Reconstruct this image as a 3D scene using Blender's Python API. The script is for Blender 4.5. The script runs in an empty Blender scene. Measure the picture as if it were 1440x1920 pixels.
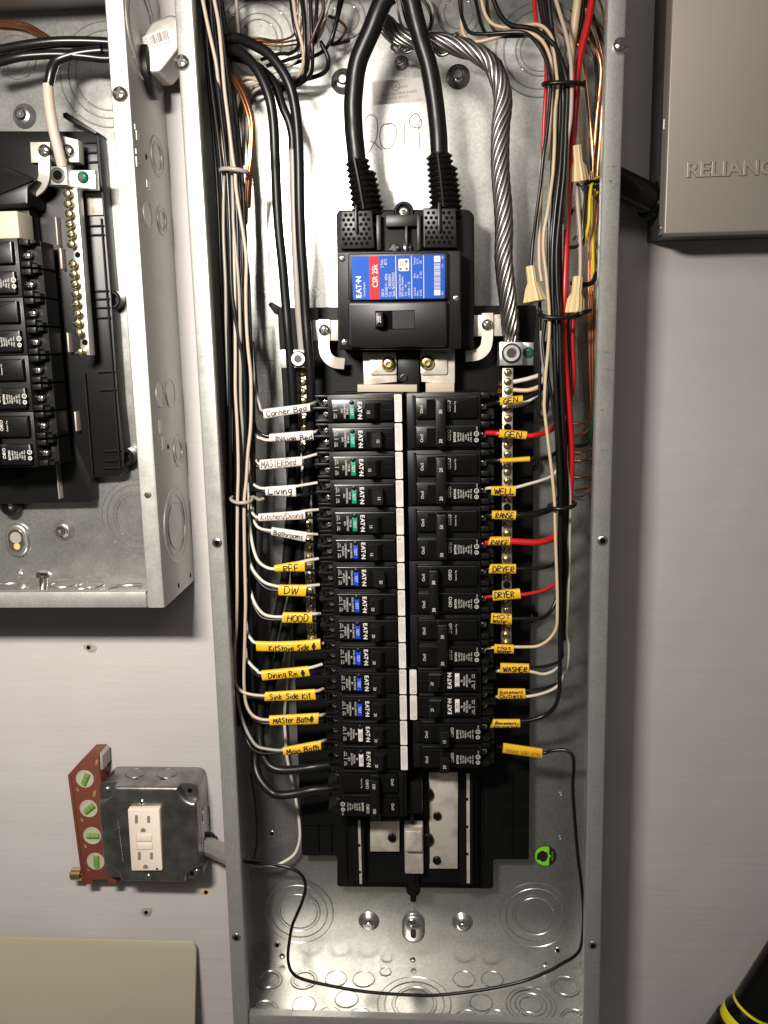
import bpy, bmesh, math, random
from mathutils import Vector, Matrix
from math import sin, cos, pi, radians, sqrt, atan2
random.seed(7)
SC = bpy.context.scene
COL = SC.collection

# ------------------------------------------------------------------ camera
CP = Vector((30.38, -851.43, 141.38))          # mm; x right, y into the wall, z up; wall face is y=0
CR = Vector((0.9978913, 0.0616857, -0.0201969))
CU = Vector((0.0088612, 0.17878, 0.9838492))
CF = Vector((-0.0643002, 0.9819534, -0.1778564))
FPX = 1623.2
cd = bpy.data.cameras.new('camera'); cam = bpy.data.objects.new('camera', cd); COL.objects.link(cam)
m = Matrix.Identity(4)
for i in range(3):
    m[i][0] = CR[i]; m[i][1] = CU[i]; m[i][2] = -CF[i]; m[i][3] = CP[i] / 1000
cam.matrix_world = m
cd.sensor_fit = 'VERTICAL'; cd.sensor_height = 24; cd.sensor_width = 18
cd.lens = FPX / 1920 * 24
cd.clip_start = 0.02; cd.clip_end = 100
SC.camera = cam
# ------------------------------------------------------------------ light
W = bpy.data.worlds.new('World'); SC.world = W; W.use_nodes = True
W.node_tree.nodes['Background'].inputs[0].default_value = (1.0, 0.93, 0.84, 1)
W.node_tree.nodes['Background'].inputs[1].default_value = 0.08
ld = bpy.data.lights.new('work_light', 'AREA'); lo = bpy.data.objects.new('work_light', ld); COL.objects.link(lo)
LP = Vector((-0.255, -0.83, 0.40)); LT = Vector((-0.40, 0, 0.0))
zz_ = (LP - LT).normalized(); xx_ = (Vector((1,0,0)) - zz_*zz_.x).normalized(); yy_ = zz_.cross(xx_)
lo.matrix_world = Matrix(((xx_.x,yy_.x,zz_.x,LP.x),(xx_.y,yy_.y,zz_.y,LP.y),(xx_.z,yy_.z,zz_.z,LP.z),(0,0,0,1)))
ld.shape = 'RECTANGLE'; ld.size = 0.17; ld.size_y = 0.06; ld.spread = radians(125)
ld.energy = 8.6
ld.color = (1.0, 0.94, 0.855)
l2 = bpy.data.lights.new('fill_light', 'AREA'); o2 = bpy.data.objects.new('fill_light', l2); COL.objects.link(o2)  # added broad fill to soften the shadow edges; no such lamp is seen
o2.location = (0.0, -1.35, 0.75); o2.rotation_euler = (Vector((-0.1, 0, 0)) - o2.location).to_track_quat('-Z', 'Y').to_euler()
l2.shape = 'RECTANGLE'; l2.size = 1.1; l2.size_y = 0.35; l2.energy = 3.4; l2.color = (1.0, 0.94, 0.86)
SC.view_settings.view_transform = 'Standard'
try: SC.view_settings.look = 'None'
except Exception: pass
SC.view_settings.exposure = 0; SC.view_settings.gamma = 1
SC.cycles.max_bounces = 6; SC.cycles.glossy_bounces = 4; SC.cycles.caustics_reflective = False

# ------------------------------------------------------------------ helpers
def V(px, py, d):
    """point (x, d, z) in mm on the plane d mm off the wall that the photo shows at pixel px,py"""
    D = CF * FPX + CR * (px - 720) - CU * (py - 960)
    t = (-d - CP.y) / D.y
    p = CP + D * t
    return (p.x, d, p.z)
def XZ(px, py, d):
    p = V(px, py, d); return (p[0], p[2])
def Vz(px, py, z):
    D = CF * FPX + CR * (px - 720) - CU * (py - 960)
    p = CP + D * ((z - CP.z) / D.z); return (p.x, -p.y, p.z)
def Vx(px, py, x):
    D = CF * FPX + CR * (px - 720) - CU * (py - 960)
    p = CP + D * ((x - CP.x) / D.x); return (p.x, -p.y, p.z)

def smooth_pts(pts, n=5):
    P = [Vector(p) for p in pts]
    if len(P) < 3: return P
    out = []
    for i in range(len(P) - 1):
        p0 = P[i - 1] if i else P[0] * 2 - P[1]
        p1, p2 = P[i], P[i + 1]
        p3 = P[i + 2] if i + 2 < len(P) else P[-1] * 2 - P[-2]
        for k in range(n):
            t = k / n
            out.append(0.5 * ((2 * p1) + (p2 - p0) * t + (2 * p0 - 5 * p1 + 4 * p2 - p3) * t * t + (3 * p1 - p0 - 3 * p2 + p3) * t ** 3))
    out.append(P[-1]); return out

_tc = {}
def text_mesh(s, bold=0.0, ext=0.0, bev=0.0, res=2):
    k = (s, bold, ext, bev, res)
    if k in _tc: return _tc[k]
    cu = bpy.data.curves.new('t', 'FONT'); cu.body = s; cu.resolution_u = res; cu.offset = bold
    cu.extrude = ext; cu.bevel_depth = bev; cu.bevel_resolution = 1
    ob = bpy.data.objects.new('t', cu)
    me = bpy.data.meshes.new_from_object(ob)
    vs = [tuple(v.co) for v in me.vertices]; fs = [tuple(p.vertices) for p in me.polygons]
    bpy.data.objects.remove(ob); bpy.data.curves.remove(cu); bpy.data.meshes.remove(me)
    _tc[k] = (vs, fs); return _tc[k]

class G:
    def __init__(s, T=None): s.v = []; s.f = []; s.m = []; s.fl = []; s.T = T
    def add(s, vs, fs, mi=0, fl=()):
        o = len(s.v); s.fl += [i in fl for i in range(len(fs))]
        if s.T: vs = [s.T(p) for p in vs]
        s.v += [tuple(p) for p in vs]
        for f in fs: s.f.append(tuple(i + o for i in f)); s.m.append(mi)
        return s
    def box(s, x0, x1, d0, d1, z0, z1, mi=0):
        vs = [(x0,d0,z0),(x1,d0,z0),(x1,d0,z1),(x0,d0,z1),(x0,d1,z0),(x1,d1,z0),(x1,d1,z1),(x0,d1,z1)]
        return s.add(vs, [(0,1,2,3),(7,6,5,4),(0,4,5,1),(1,5,6,2),(2,6,7,3),(3,7,4,0)], mi)
    def prism(s, poly, d0, d1, b=0, mi=0, steps=2, shear=None):
        n = len(poly)
        ar = sum(poly[i][0]*poly[(i+1)%n][1]-poly[(i+1)%n][0]*poly[i][1] for i in range(n))
        if ar < 0: poly = poly[::-1]
        def inset(a):
            out = []
            for i in range(n):
                p0, p1, p2 = poly[i-1], poly[i], poly[(i+1)%n]
                e1 = Vector((p1[0]-p0[0], p1[1]-p0[1])); e2 = Vector((p2[0]-p1[0], p2[1]-p1[1]))
                if e1.length < 1e-6 or e2.length < 1e-6: out.append(p1); continue
                e1.normalize(); e2.normalize()
                n1 = Vector((-e1.y, e1.x)); n2 = Vector((-e2.y, e2.x)); nn = n1 + n2
                if nn.length < 1e-4: out.append(p1); continue
                nn.normalize(); c = max(0.45, nn.dot(n1))
                out.append((p1[0] + nn.x*a/c, p1[1] + nn.y*a/c))
            return out
        rings = [(d0, 0)]
        sg = 1 if d1 > d0 else -1
        if b > 0:
            for k in range(steps + 1):
                t = k / steps * pi / 2
                rings.append((d1 - sg*b*(1 - sin(t)), b*(1 - cos(t))))
        else: rings.append((d1, 0))
        vs = []; fs = []
        for (d, a) in rings:
            q = inset(a) if a > 0 else poly
            vs += [(x, d + (shear(x, z) if shear else 0), z) for x, z in q]
        for k in range(len(rings) - 1):
            for i in range(n):
                j = (i + 1) % n
                fs.append((k*n+i, k*n+j, (k+1)*n+j, (k+1)*n+i))
        fl = set(k*n+i for k in range(len(rings)-1) for i in range(n) if (k == 0) and (Vector(poly[i])-Vector(poly[(i+1)%n])).length > 2.5)
        fs.append(tuple(range(n))[::-1]); fs.append(tuple((len(rings)-1)*n + i for i in range(n))); fl |= {len(fs)-1, len(fs)-2}
        return s.add(vs, fs, mi, fl)
    def bbox(s, x0, x1, d0, d1, z0, z1, b=0.6, r=0, mi=0):
        return s.prism(rrect(x0, x1, z0, z1, max(r, b*1.15) if r > 0 else 0), d0, d1, b, mi)
    def lathe(s, c, ax, prof, seg=16, mi=0, caps=True, sx=1.0):
        ax = Vector(ax).normalized(); c = Vector(c)
        a = Vector((0, 0, 1)) if abs(ax.z) < 0.9 else Vector((1, 0, 0))
        e1 = ax.cross(a).normalized(); e2 = ax.cross(e1)
        vs = []; fs = []
        for r, h in prof:
            for k in range(seg):
                t = 2*pi*k/seg
                vs.append(c + ax*h + (e1*cos(t)*sx + e2*sin(t))*max(r, 1e-3))
        for i in range(len(prof) - 1):
            for k in range(seg):
                j = (k+1) % seg
                fs.append((i*seg+k, i*seg+j, (i+1)*seg+j, (i+1)*seg+k))
        if caps:
            fs.append(tuple(range(seg))[::-1]); fs.append(tuple((len(prof)-1)*seg+k for k in range(seg)))
            return s.add(vs, fs, mi, {len(fs)-1, len(fs)-2})
        return s.add(vs, fs, mi)
    def tube(s, pts, r, seg=8, mi=0, n=5, r2=None, sm=True):
        P = smooth_pts(pts, n) if sm else [Vector(p) for p in pts]
        N = len(P); vs = []; fs = []; prev = None
        for i in range(N):
            t = (P[min(i+1, N-1)] - P[max(i-1, 0)])
            t = t.normalized() if t.length > 1e-9 else Vector((0,0,1))
            if prev is None:
                a = Vector((0,1,0)) if abs(t.y) < 0.9 else Vector((1,0,0)); e = t.cross(a).normalized()
            else:
                e = prev - t*prev.dot(t); e = e.normalized() if e.length > 1e-6 else prev
            prev = e; b = t.cross(e)
            rr = r if r2 is None else r + (r2 - r)*i/(N-1)
            for k in range(seg):
                q = 2*pi*k/seg; vs.append(P[i] + (e*cos(q) + b*sin(q))*rr)
        for i in range(N-1):
            for k in range(seg):
                j = (k+1) % seg
                fs.append((i*seg+k, i*seg+j, (i+1)*seg+j, (i+1)*seg+k))
        fs.append(tuple(range(seg))[::-1]); fs.append(tuple((N-1)*seg+k for k in range(seg)))
        return s.add(vs, fs, mi)
    def text(s, t, x, d, z, h, dr='R', al='c', sx=1.0, bold=0.0, mi=0, ext=0, bev=0, res=2, rot=0.0):
        vs, fs = text_mesh(t, bold, ext, bev, res)
        if not vs: return s
        k = h / 0.70
        xs = [v[0] for v in vs]; w = max(xs); mn = min(xs)
        ox = {'c': -(w+mn)/2, 'l': -mn, 'r': -w}[al]
        a = {'R': 0, 'D': -pi/2, 'U': pi/2}[dr] + rot
        ca, sa = cos(a), sin(a)
        out = []
        for v in vs:
            u = (v[0] + ox)*k*sx; w_ = (v[1] - 0.35)*k
            out.append((x + u*ca - w_*sa, d + v[2]*k, z + u*sa + w_*ca))
        return s.add(out, fs, mi)
    def ribbon(s, pts, w, mi=0):
        """flat stroke facing the viewer through (x,d,z) points"""
        P = [Vector(p) for p in pts]; vs = []; fs = []
        for i, p in enumerate(P):
            t = P[min(i+1, len(P)-1)] - P[max(i-1, 0)]; n = Vector((-t.z, 0, t.x))
            n = n.normalized()*w/2 if n.length > 1e-9 else Vector((0,0,w/2))
            vs += [p + n, p - n]
        for i in range(len(P)-1): fs.append((2*i, 2*i+1, 2*i+3, 2*i+2))
        return s.add(vs, fs, mi)

def rrect(x0, x1, z0, z1, r=0, n=4):
    if r <= 0: return [(x0,z0),(x1,z0),(x1,z1),(x0,z1)]
    out = []
    for cx, cz, a in ((x1-r, z0+r, -90), (x1-r, z1-r, 0), (x0+r, z1-r, 90), (x0+r, z0+r, 180)):
        for k in range(n+1):
            t = radians(a + 90*k/n); out.append((cx + r*cos(t), cz + r*sin(t)))
    return out
def rpoly(poly, r, n=3):
    """round the corners of a polygon"""
    out = []; N = len(poly)
    for i in range(N):
        p0, p1, p2 = Vector(poly[i-1]), Vector(poly[i]), Vector(poly[(i+1) % N])
        a = (p0-p1); b = (p2-p1); rr = min(r, a.length*0.45, b.length*0.45)
        A = p1 + a.normalized()*rr; B = p1 + b.normalized()*rr
        for k in range(n+1):
            t = k/n; q = A*(1-t)**2 + p1*2*t*(1-t) + B*t*t; out.append((q.x, q.y))
    return out
def circ(x, z, r, n=20, rz=None):
    return [(x + r*cos(2*pi*k/n), z + (rz or r)*sin(2*pi*k/n)) for k in range(n)]

ORG = {}   # thing -> origin in mm (x,d,z)
def tag(o, label=None, cat=None, group=None, kind=None):
    if label: o['label'] = label
    if cat: o['category'] = cat
    if group: o['group'] = group
    if kind: o['kind'] = kind
    return o
def thing(name, label, cat, loc, group=None):
    o = bpy.data.objects.new(name, None); COL.objects.link(o); o.empty_display_size = 0.01
    o.location = (loc[0]/1000, -loc[1]/1000, loc[2]/1000); ORG[o.name] = Vector(loc)
    return tag(o, label, cat, group)
def root_org(p):
    while p.parent is not None: p = p.parent
    return ORG.get(p.name, Vector((0,0,0)))
def mk(name, g, mats, parent=None, label=None, cat=None, group=None, kind=None, flat=False, ang=38):
    if not isinstance(mats, (list, tuple)): mats = [mats]
    if parent is not None: org = root_org(parent)
    elif kind == 'structure': org = Vector((0,0,0))
    else:
        xs = list(zip(*g.v)); org = Vector(((min(xs[0])+max(xs[0]))/2, min(xs[1]), min(xs[2])))
    me = bpy.data.meshes.new(name)
    me.from_pydata([((p[0]-org.x)/1000, -(p[1]-org.y)/1000, (p[2]-org.z)/1000) for p in g.v], [], g.f)
    for mt in mats: me.materials.append(mt)
    me.polygons.foreach_set('material_index', g.m)
    if not flat:
        bm = bmesh.new(); bm.from_mesh(me); bmesh.ops.recalc_face_normals(bm, faces=bm.faces); bm.to_mesh(me); bm.free()
        me.polygons.foreach_set('use_smooth', [not q for q in g.fl]); me.set_sharp_from_angle(angle=radians(ang))
    me.update()
    o = bpy.data.objects.new(name, me); COL.objects.link(o)
    if parent is not None: o.parent = parent
    else: o.location = (org.x/1000, -org.y/1000, org.z/1000); ORG[o.name] = org
    return tag(o, label, cat, group, kind)
_shared = {}
def inst(name, key, build, mats, pos, parent, rot=0.0):
    """a piece whose mesh is shared; build(g) makes it around the origin"""
    if key not in _shared:
        g = G(); build(g); o = mk(name, g, mats, parent); o.data.name = name
        # mesh was built relative to root origin: shift back
        R = root_org(parent)
        o.data.transform(Matrix.Translation(Vector((R.x, -R.y, R.z))/1000)); _shared[key] = o.data
    else:
        o = bpy.data.objects.new(name, _shared[key]); COL.objects.link(o); o.parent = parent
    R = root_org(parent)
    o.location = ((pos[0]-R.x)/1000, -(pos[1]-R.y)/1000, (pos[2]-R.z)/1000)
    o.rotation_euler = (0, rot, 0)
    return o
def kids(o): return [c for c in COL.objects if c.parent == o]
def copy_tree(o, parent=None, childmap=None):
    c = o.copy(); COL.objects.link(c); c.parent = parent
    for ch in childmap.get(o.name, []): copy_tree(ch, c, childmap)
    return c
def build_childmap():
    mp = {}
    for c in COL.objects:
        if c.parent is not None: mp.setdefault(c.parent.name, []).append(c)
    return mp

# ------------------------------------------------------------------ materials
def mat(name, col, rough=0.5, metal=0.0, spec=0.5, coat=0.0, noise=None, bump=None, rn=None, trans=0, emis=None):
    m = bpy.data.materials.new(name); m.use_nodes = True; nt = m.node_tree; N = nt.nodes; L = nt.links
    b = N['Principled BSDF']
    b.inputs['Base Color'].default_value = (*col, 1); b.inputs['Roughness'].default_value = rough
    b.inputs['Metallic'].default_value = metal; b.inputs['Specular IOR Level'].default_value = spec
    b.inputs['Coat Weight'].default_value = coat; b.inputs['Transmission Weight'].default_value = trans
    tc = N.new('ShaderNodeTexCoord')
    def nz(scale, det, stretch):
        mp = N.new('ShaderNodeMapping'); L.new(tc.outputs['Object'], mp.inputs[0]); mp.inputs['Scale'].default_value = stretch
        n = N.new('ShaderNodeTexNoise'); n.inputs['Scale'].default_value = scale; n.inputs['Detail'].default_value = det
        L.new(mp.outputs[0], n.inputs[0]); return n
    if noise:   # (scale, detail, dark colour, lo, hi, stretch)
        n = nz(noise[0], noise[1], noise[5] if len(noise) > 5 else (1,1,1))
        r = N.new('ShaderNodeValToRGB'); r.color_ramp.elements[0].position = noise[3]; r.color_ramp.elements[1].position = noise[4]
        r.color_ramp.elements[0].color = (*noise[2], 1); r.color_ramp.elements[1].color = (*col, 1)
        L.new(n.outputs['Fac'], r.inputs[0]); L.new(r.outputs[0], b.inputs['Base Color'])
    if rn:      # (scale, lo, hi, stretch)
        n = nz(rn[0], 4, rn[3] if len(rn) > 3 else (1,1,1))
        mr = N.new('ShaderNodeMapRange'); mr.inputs['From Min'].default_value = 0.3; mr.inputs['From Max'].default_value = 0.7
        mr.inputs['To Min'].default_value = rn[1]; mr.inputs['To Max'].default_value = rn[2]
        L.new(n.outputs['Fac'], mr.inputs[0]); L.new(mr.outputs[0], b.inputs['Roughness'])
    if bump:    # list of (scale, detail, stretch, strength, dist)
        prev = None
        for (sc_, de, st, stg, di) in bump:
            n = nz(sc_, de, st); bp = N.new('ShaderNodeBump'); bp.inputs['Strength'].default_value = stg; bp.inputs['Distance'].default_value = di
            L.new(n.outputs['Fac'], bp.inputs['Height'])
            if prev: L.new(prev.outputs[0], bp.inputs['Normal'])
            prev = bp
        L.new(prev.outputs[0], b.inputs['Normal'])
    return m
M = {}
M['wall'] = mat('painted_plywood', (0.47,0.44,0.43), 0.6, noise=(9,4,(0.44,0.41,0.40),0.35,0.65), spec=0.35,
    bump=[(75,6,(0.16,1,3.2),0.09,0.0016),(13,10,(0.5,1,4.5),0.20,0.003),(220,2,(.6,1,1),0.10,0.0008)])
M['steel'] = mat('galvanised_sheet', (0.475,0.475,0.45), 0.31, 0.86, rn=(38,0.265,0.345), noise=(420,3,(0.385,0.385,0.365),0.35,0.65))
M['rim'] = mat('galvanised_rim', (0.49,0.49,0.46), 0.42, 0.7, noise=(520,4,(0.40,0.40,0.375),0.3,0.65), rn=(60,0.38,0.47))
M['zinc'] = mat('zinc_plated', (0.72,0.70,0.66), 0.22, 1.0)
M['dark_zinc'] = mat('screw_recess', (0.05,0.048,0.045), 0.5, 0.5)
M['brass'] = mat('brass', (0.80,0.62,0.28), 0.25, 1.0)
M['tin'] = mat('tinned_bus', (0.74,0.68,0.60), 0.42, 0.55, noise=(60,5,(0.50,0.44,0.37),0.30,0.55))
M['alu'] = mat('aluminium', (0.66,0.65,0.63), 0.35, 0.95, rn=(80,0.3,0.45))
M['bar'] = mat('shaded_aluminium', (0.40,0.385,0.345), 0.42, 0.9, rn=(80,0.36,0.5))  # darker copy of aluminium, shade of the wire bundle put into its colour
M['strand'] = mat('aluminium_strand', (0.34,0.33,0.31), 0.34, 1.0)
M['copper'] = mat('bare_copper', (0.85,0.40,0.20), 0.26, 1.0)
M['copperdark'] = mat('aged_copper', (0.45,0.20,0.10), 0.35, 0.9)
M['black'] = mat('black_phenolic', (0.005,0.005,0.005), 0.36, spec=0.3, bump=[(900,2,(1,1,1),0.06,0.0003)])
M['gloss'] = mat('black_moulded_face', (0.0035,0.0035,0.0035), 0.24, spec=0.32, bump=[(300,2,(1,1,1),0.03,0.0003)])
M['flatblack'] = mat('black_base_plastic', (0.005,0.005,0.005), 0.5, spec=0.16)
M['hole'] = mat('dark_hole', (0.004,0.004,0.004), 0.9, spec=0.05)
M['wblack'] = mat('black_insulation', (0.007,0.007,0.007), 0.28, spec=0.4, bump=[(120,2,(1,1,1),0.1,0.0006)])
M['wgrey'] = mat('grey_black_cable', (0.006,0.006,0.006), 0.36, spec=0.36)
M['wwhite'] = mat('white_insulation', (0.58,0.53,0.45), 0.38, spec=0.4)
M['wbeige'] = mat('aged_white_insulation', (0.45,0.36,0.29), 0.38, spec=0.4)
M['wcream'] = mat('cream_insulation', (0.58,0.43,0.275), 0.38, spec=0.4)
M['wgray'] = mat('grey_white_insulation', (0.30,0.27,0.235), 0.4, spec=0.45)
M['wred'] = mat('red_insulation', (0.50,0.012,0.014), 0.33, spec=0.5)
M['wyellow'] = mat('yellow_insulation', (0.72,0.52,0.02), 0.35)
M['wgreen'] = mat('green_insulation', (0.012,0.05,0.022), 0.35)
M['wbrown'] = mat('brown_insulation', (0.05,0.022,0.014), 0.35)
M['ylabel'] = mat('yellow_tape', (0.74,0.43,0.012), 0.45, noise=(60,3,(0.66,0.38,0.01),0.3,0.7), bump=[(70,3,(1,1,1),0.25,0.0015)])
M['wlabel'] = mat('white_tape', (0.62,0.565,0.52), 0.5, bump=[(70,3,(1,1,1),0.25,0.0015)])
M['ink'] = mat('marker_ink', (0.012,0.010,0.010), 0.5)
M['inkfade'] = mat('faded_ink', (0.36,0.20,0.012), 0.5)
M['inkgrey'] = mat('pencil_ink', (0.12,0.11,0.10), 0.6)
M['inkbrown'] = mat('thin_ink', (0.06,0.035,0.03), 0.5)
M['white'] = mat('white_print', (0.60,0.58,0.54), 0.5)
M['greyprint'] = mat('grey_print', (0.30,0.29,0.27), 0.5)
M['sticker'] = mat('white_sticker', (0.64,0.59,0.55), 0.5)
M['stickgrey'] = mat('silver_sticker', (0.56,0.53,0.50), 0.6, spec=.2)
M['green'] = mat('green_button', (0.004,0.21,0.13), 0.4)
M['bluebtn'] = mat('blue_button', (0.006,0.055,0.55), 0.4)
M['blue'] = mat('blue_plate', (0.006,0.075,0.42), 0.5, spec=0.15)
M['redplate'] = mat('red_plate', (0.55,0.015,0.02), 0.5, spec=0.15)
M['lime'] = mat('lime_sticker', (0.22,0.66,0.03), 0.4)
M['nut'] = mat('tan_wire_nut', (0.68,0.51,0.27), 0.4)
M['greenscrew'] = mat('green_screw', (0.01,0.20,0.09), 0.25, 0.5)
M['taupe'] = mat('taupe_powder_coat', (0.36,0.315,0.275), 0.45, 0.3, bump=[(900,2,(1,1,1),0.12,0.0003)])
M['taupedark'] = mat('grey_switch_base', (0.06,0.056,0.052), 0.5, 0.2)
M['cover'] = mat('beige_grey_panel_paint', (0.34,0.31,0.23), 0.45, spec=0.4, noise=(5,2,(0.33,0.295,0.215),0.3,0.7))
M['recept'] = mat('white_receptacle', (0.74,0.64,0.55), 0.38)
M['slot'] = mat('receptacle_slot', (0.20,0.16,0.13), 0.6)
M['boxsteel'] = mat('worn_box_steel', (0.36,0.355,0.335), 0.3, 0.95, noise=(45,7,(0.22,0.215,0.20),0.38,0.62), rn=(35,0.22,0.42))
M['levelred'] = mat('red_anodised', (0.17,0.050,0.033), 0.45, 0.25)
M['levelgrey'] = mat('level_grey_end', (0.27,0.26,0.24), 0.5)
M['vialwin'] = mat('vial_window', (0.38,0.365,0.27), 0.4)
M['vial'] = mat('green_vial', (0.15,0.27,0.06), 0.2)
M['vialdark'] = mat('vial_ring', (0.05,0.14,0.02), 0.4)
M['conduit'] = mat('die_cast_zinc', (0.42,0.40,0.37), 0.48, 0.75, bump=[(120,4,(1,1,1),0.3,0.001)])
M['yellowrub'] = mat('yellow_rubber', (0.80,0.72,0.02), 0.45)
M['beige'] = mat('beige_plastic', (0.44,0.37,0.28), 0.5, spec=.3)
M['scar'] = mat('bare_wood_scar', (0.30,0.26,0.22), 0.8)
M['scary'] = mat('yellow_anchor', (0.55,0.38,0.12), 0.6)

# ------------------------------------------------------------------ setting: the wall
g = G(); g.box(-2200, 2200, -18, 0, -1500, 1900); mk('wall', g, M['wall'], kind='structure')
def scar(px, py, pts, mt, label):
    g = G()
    g.prism([XZ(px+(a-px)*1.25, py+(b-py)*1.25, 0.3) for a, b in pts], -0.2, 0.35, 0.2)
    c = V(px, py, 0.4)
    g.lathe((c[0], 0.36, c[2]), (0,1,0), [(2.4,0),(2.2,.5),(1.3,.5),(1.2,.1)], 10, mi=1)
    return g
for (px, py, pts, label, mt) in [
    (166, 1214, [(158,1211),(166,1208),(172,1209),(179,1214),(176,1221),(168,1222),(160,1217)], 'small chipped screw hole in the wall under the left panel', 'scar'),
    (274, 1711, [(266,1705),(283,1704),(283,1711),(279,1717),(271,1717),(266,1712)], 'screw hole with a torn strip of paint below the outlet box', 'scar'),
    (386, 1673, [(377,1672),(381,1669),(390,1668),(391,1674),(385,1677),(379,1677)], 'small yellow wall anchor in the wall by the panel edge', 'scary')]:
    g = scar(px, py, pts, mt, label)
    mk('screw_hole', g, [M[mt], M['hole']], label=label, cat='screw hole', group='old fixing holes in the painted wall')

# ------------------------------------------------------------------ small shared pieces
def b_pan(r, h=1.6, kind='x'):
    def f(g):
        g.lathe((0,0,0), (0,1,0), [(r,0),(r,h*0.45),(r*0.85,h*0.8),(r*0.5,h),(0.01,h*1.06)], 14)
        w = r*0.16; L = r*0.72
        if kind in 'x': g.box(-L,L,h*0.6,h*1.13,-w,w,1); g.box(-w,w,h*0.6,h*1.12,-L,L,1)
        if kind == 's': g.box(-r*.95,r*.95,h*0.4,h*1.13,-w,w,1)
        if kind == 'q': g.box(-r*.32,r*.32,h*0.5,h*1.12,-r*.32,r*.32,1)
        if kind == 'c': g.box(-r*.9,r*.9,h*0.4,h*1.13,-w,w,1); g.box(-w*1.2,w*1.2,h*0.5,h*1.15,-L,L,1)
    return f
def screw(parent, pos, r, mt='zinc', kind='x', h=1.6, rot=None, name='screw'):
    rot = random.uniform(0, 3.1) if rot is None else rot
    return inst(name, ('scr', r, mt, kind, h), b_pan(r, h, kind), [M[mt], M['dark_zinc']], pos, parent, rot)
def knock_prof(R):
    p = []; h = 0.0
    for i, r in enumerate(R):
        h2 = 0.55 if i % 2 == 0 else 0.08
        p += [(r+0.9, h), (r+.4, max(h,h2)+.5), (r-.1, max(h,h2)+.5), (r-.6, h2)]; h = h2
    p.append((0.01, h)); return p
def knockout(parent, c, ax, R, mt='steel', sx=1.0, tabs=True, name='knockout'):
    g = G(); g.lathe(c, ax, knock_prof(R), 40, caps=False, sx=sx)
    if tabs:
        ax = Vector(ax); a = Vector((0,0,1)) if abs(ax.z) < 0.9 else Vector((1,0,0))
        e1 = ax.cross(a).normalized(); e2 = ax.cross(e1); C = Vector(c)
        for i, r in enumerate(R):
            for t in ((0.75, 2.35) if i % 2 == 0 else (3.9, 5.5)):
                p = C + (e1*cos(t)*sx + e2*sin(t))*r
                g.lathe(p, ax, [(1.3,0),(1.1,.7),(0.6,.85)], 8)
    return mk(name, g, M[mt], parent, ang=20)
def dimple(parent, c, r0, rb, mt='steel'):
    g = G(); x, d, z = c
    g.lathe((x,d,z), (0,1,0), [(r0,0),(r0*.86,1.6),(r0*.66,4.2),(r0*.56,5.0),(0.01,5.0)], 28, caps=False)
    o = mk('mounting_boss', g, M[mt], parent, ang=60)
    g = G(); g.lathe((x,d+5,z), (0,1,0), [(rb,0),(rb,1.2),(rb*.78,1.5),(rb*.7,2.6),(rb*.55,3.4),(rb*.25,3.4),(rb*.2,2.4),(.01,2.4)], 18)
    mk('bolt', g, M['zinc'], o)
    return o

# ------------------------------------------------------------------ main panel enclosure
ZB, ZT, HW, DF = -522.7, 468.0, 181.7, 98.5
panel = thing('electrical_panel', 'tall open galvanised breaker panel box in the middle of the wall', 'panel box', (0, 0, ZB))
bow = lambda z: 2.3*(1 - ((z - (ZB+ZT)/2)/((ZT-ZB)/2))**2)      # the long sheet sides draw in a little
zs = [ZB + (ZT-ZB)*k/16 for k in range(17)]
g = G(); g.box(-HW+1, HW-1, 0.3, 1.6, ZB+1, ZT-1); back = mk('back_plate', g, M['steel'], panel)
def side(sg):
    g = G(); vs = []; fs = []
    for z in zs:
        x = sg*(HW - bow(z)); xi = sg*(HW - bow(z) - 1.5); xl = sg*(HW - bow(z) - 15.6); r = 2.2
        prof = [(x,0.2),(x,DF-r),(x-sg*r*.3,DF-r*.3),(x-sg*r,DF),(xl+sg*1,DF),(xl,DF-1),(xl,DF-9),(xl+sg*1.2,DF-9),(xl+sg*1.2,DF-1.6),(xi,DF-1.6),(xi,1.6),(xi,0.2)]
        vs += [(a,b,z) for a,b in prof]
    n = 12
    for k in range(len(zs)-1):
        for i in range(n):
            j = (i+1) % n; fs.append((k*n+i,k*n+j,(k+1)*n+j,(k+1)*n+i))
    fs += [tuple(range(n)), tuple((len(zs)-1)*n+i for i in range(n))]
    g.add(vs, fs)
    return mk('side_wall', g, M['rim'], panel)
sideL, sideR = side(-1), side(1)
g = G(); g.box(-HW+2, HW-2, 1.6, DF-1.8, ZB, ZB+1.4); floor_ = mk('bottom_wall', g, M['steel'], panel)
g = G(); g.bbox(-HW+17, HW-17, DF-1.6, DF, ZB, ZB+17, 0.5); g.box(-HW+17, HW-17, DF-9, DF-1.6, ZB+15.6, ZB+17); mk('bottom_rim', g, M['rim'], panel)
g = G(); g.box(-HW+2, HW-2, 1.6, DF-1.8, ZT-1.4, ZT); g.box(-HW+17, HW-17, DF-1.6, DF, ZT-17, ZT); mk('top_wall', g, M['rim'], panel)
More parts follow.
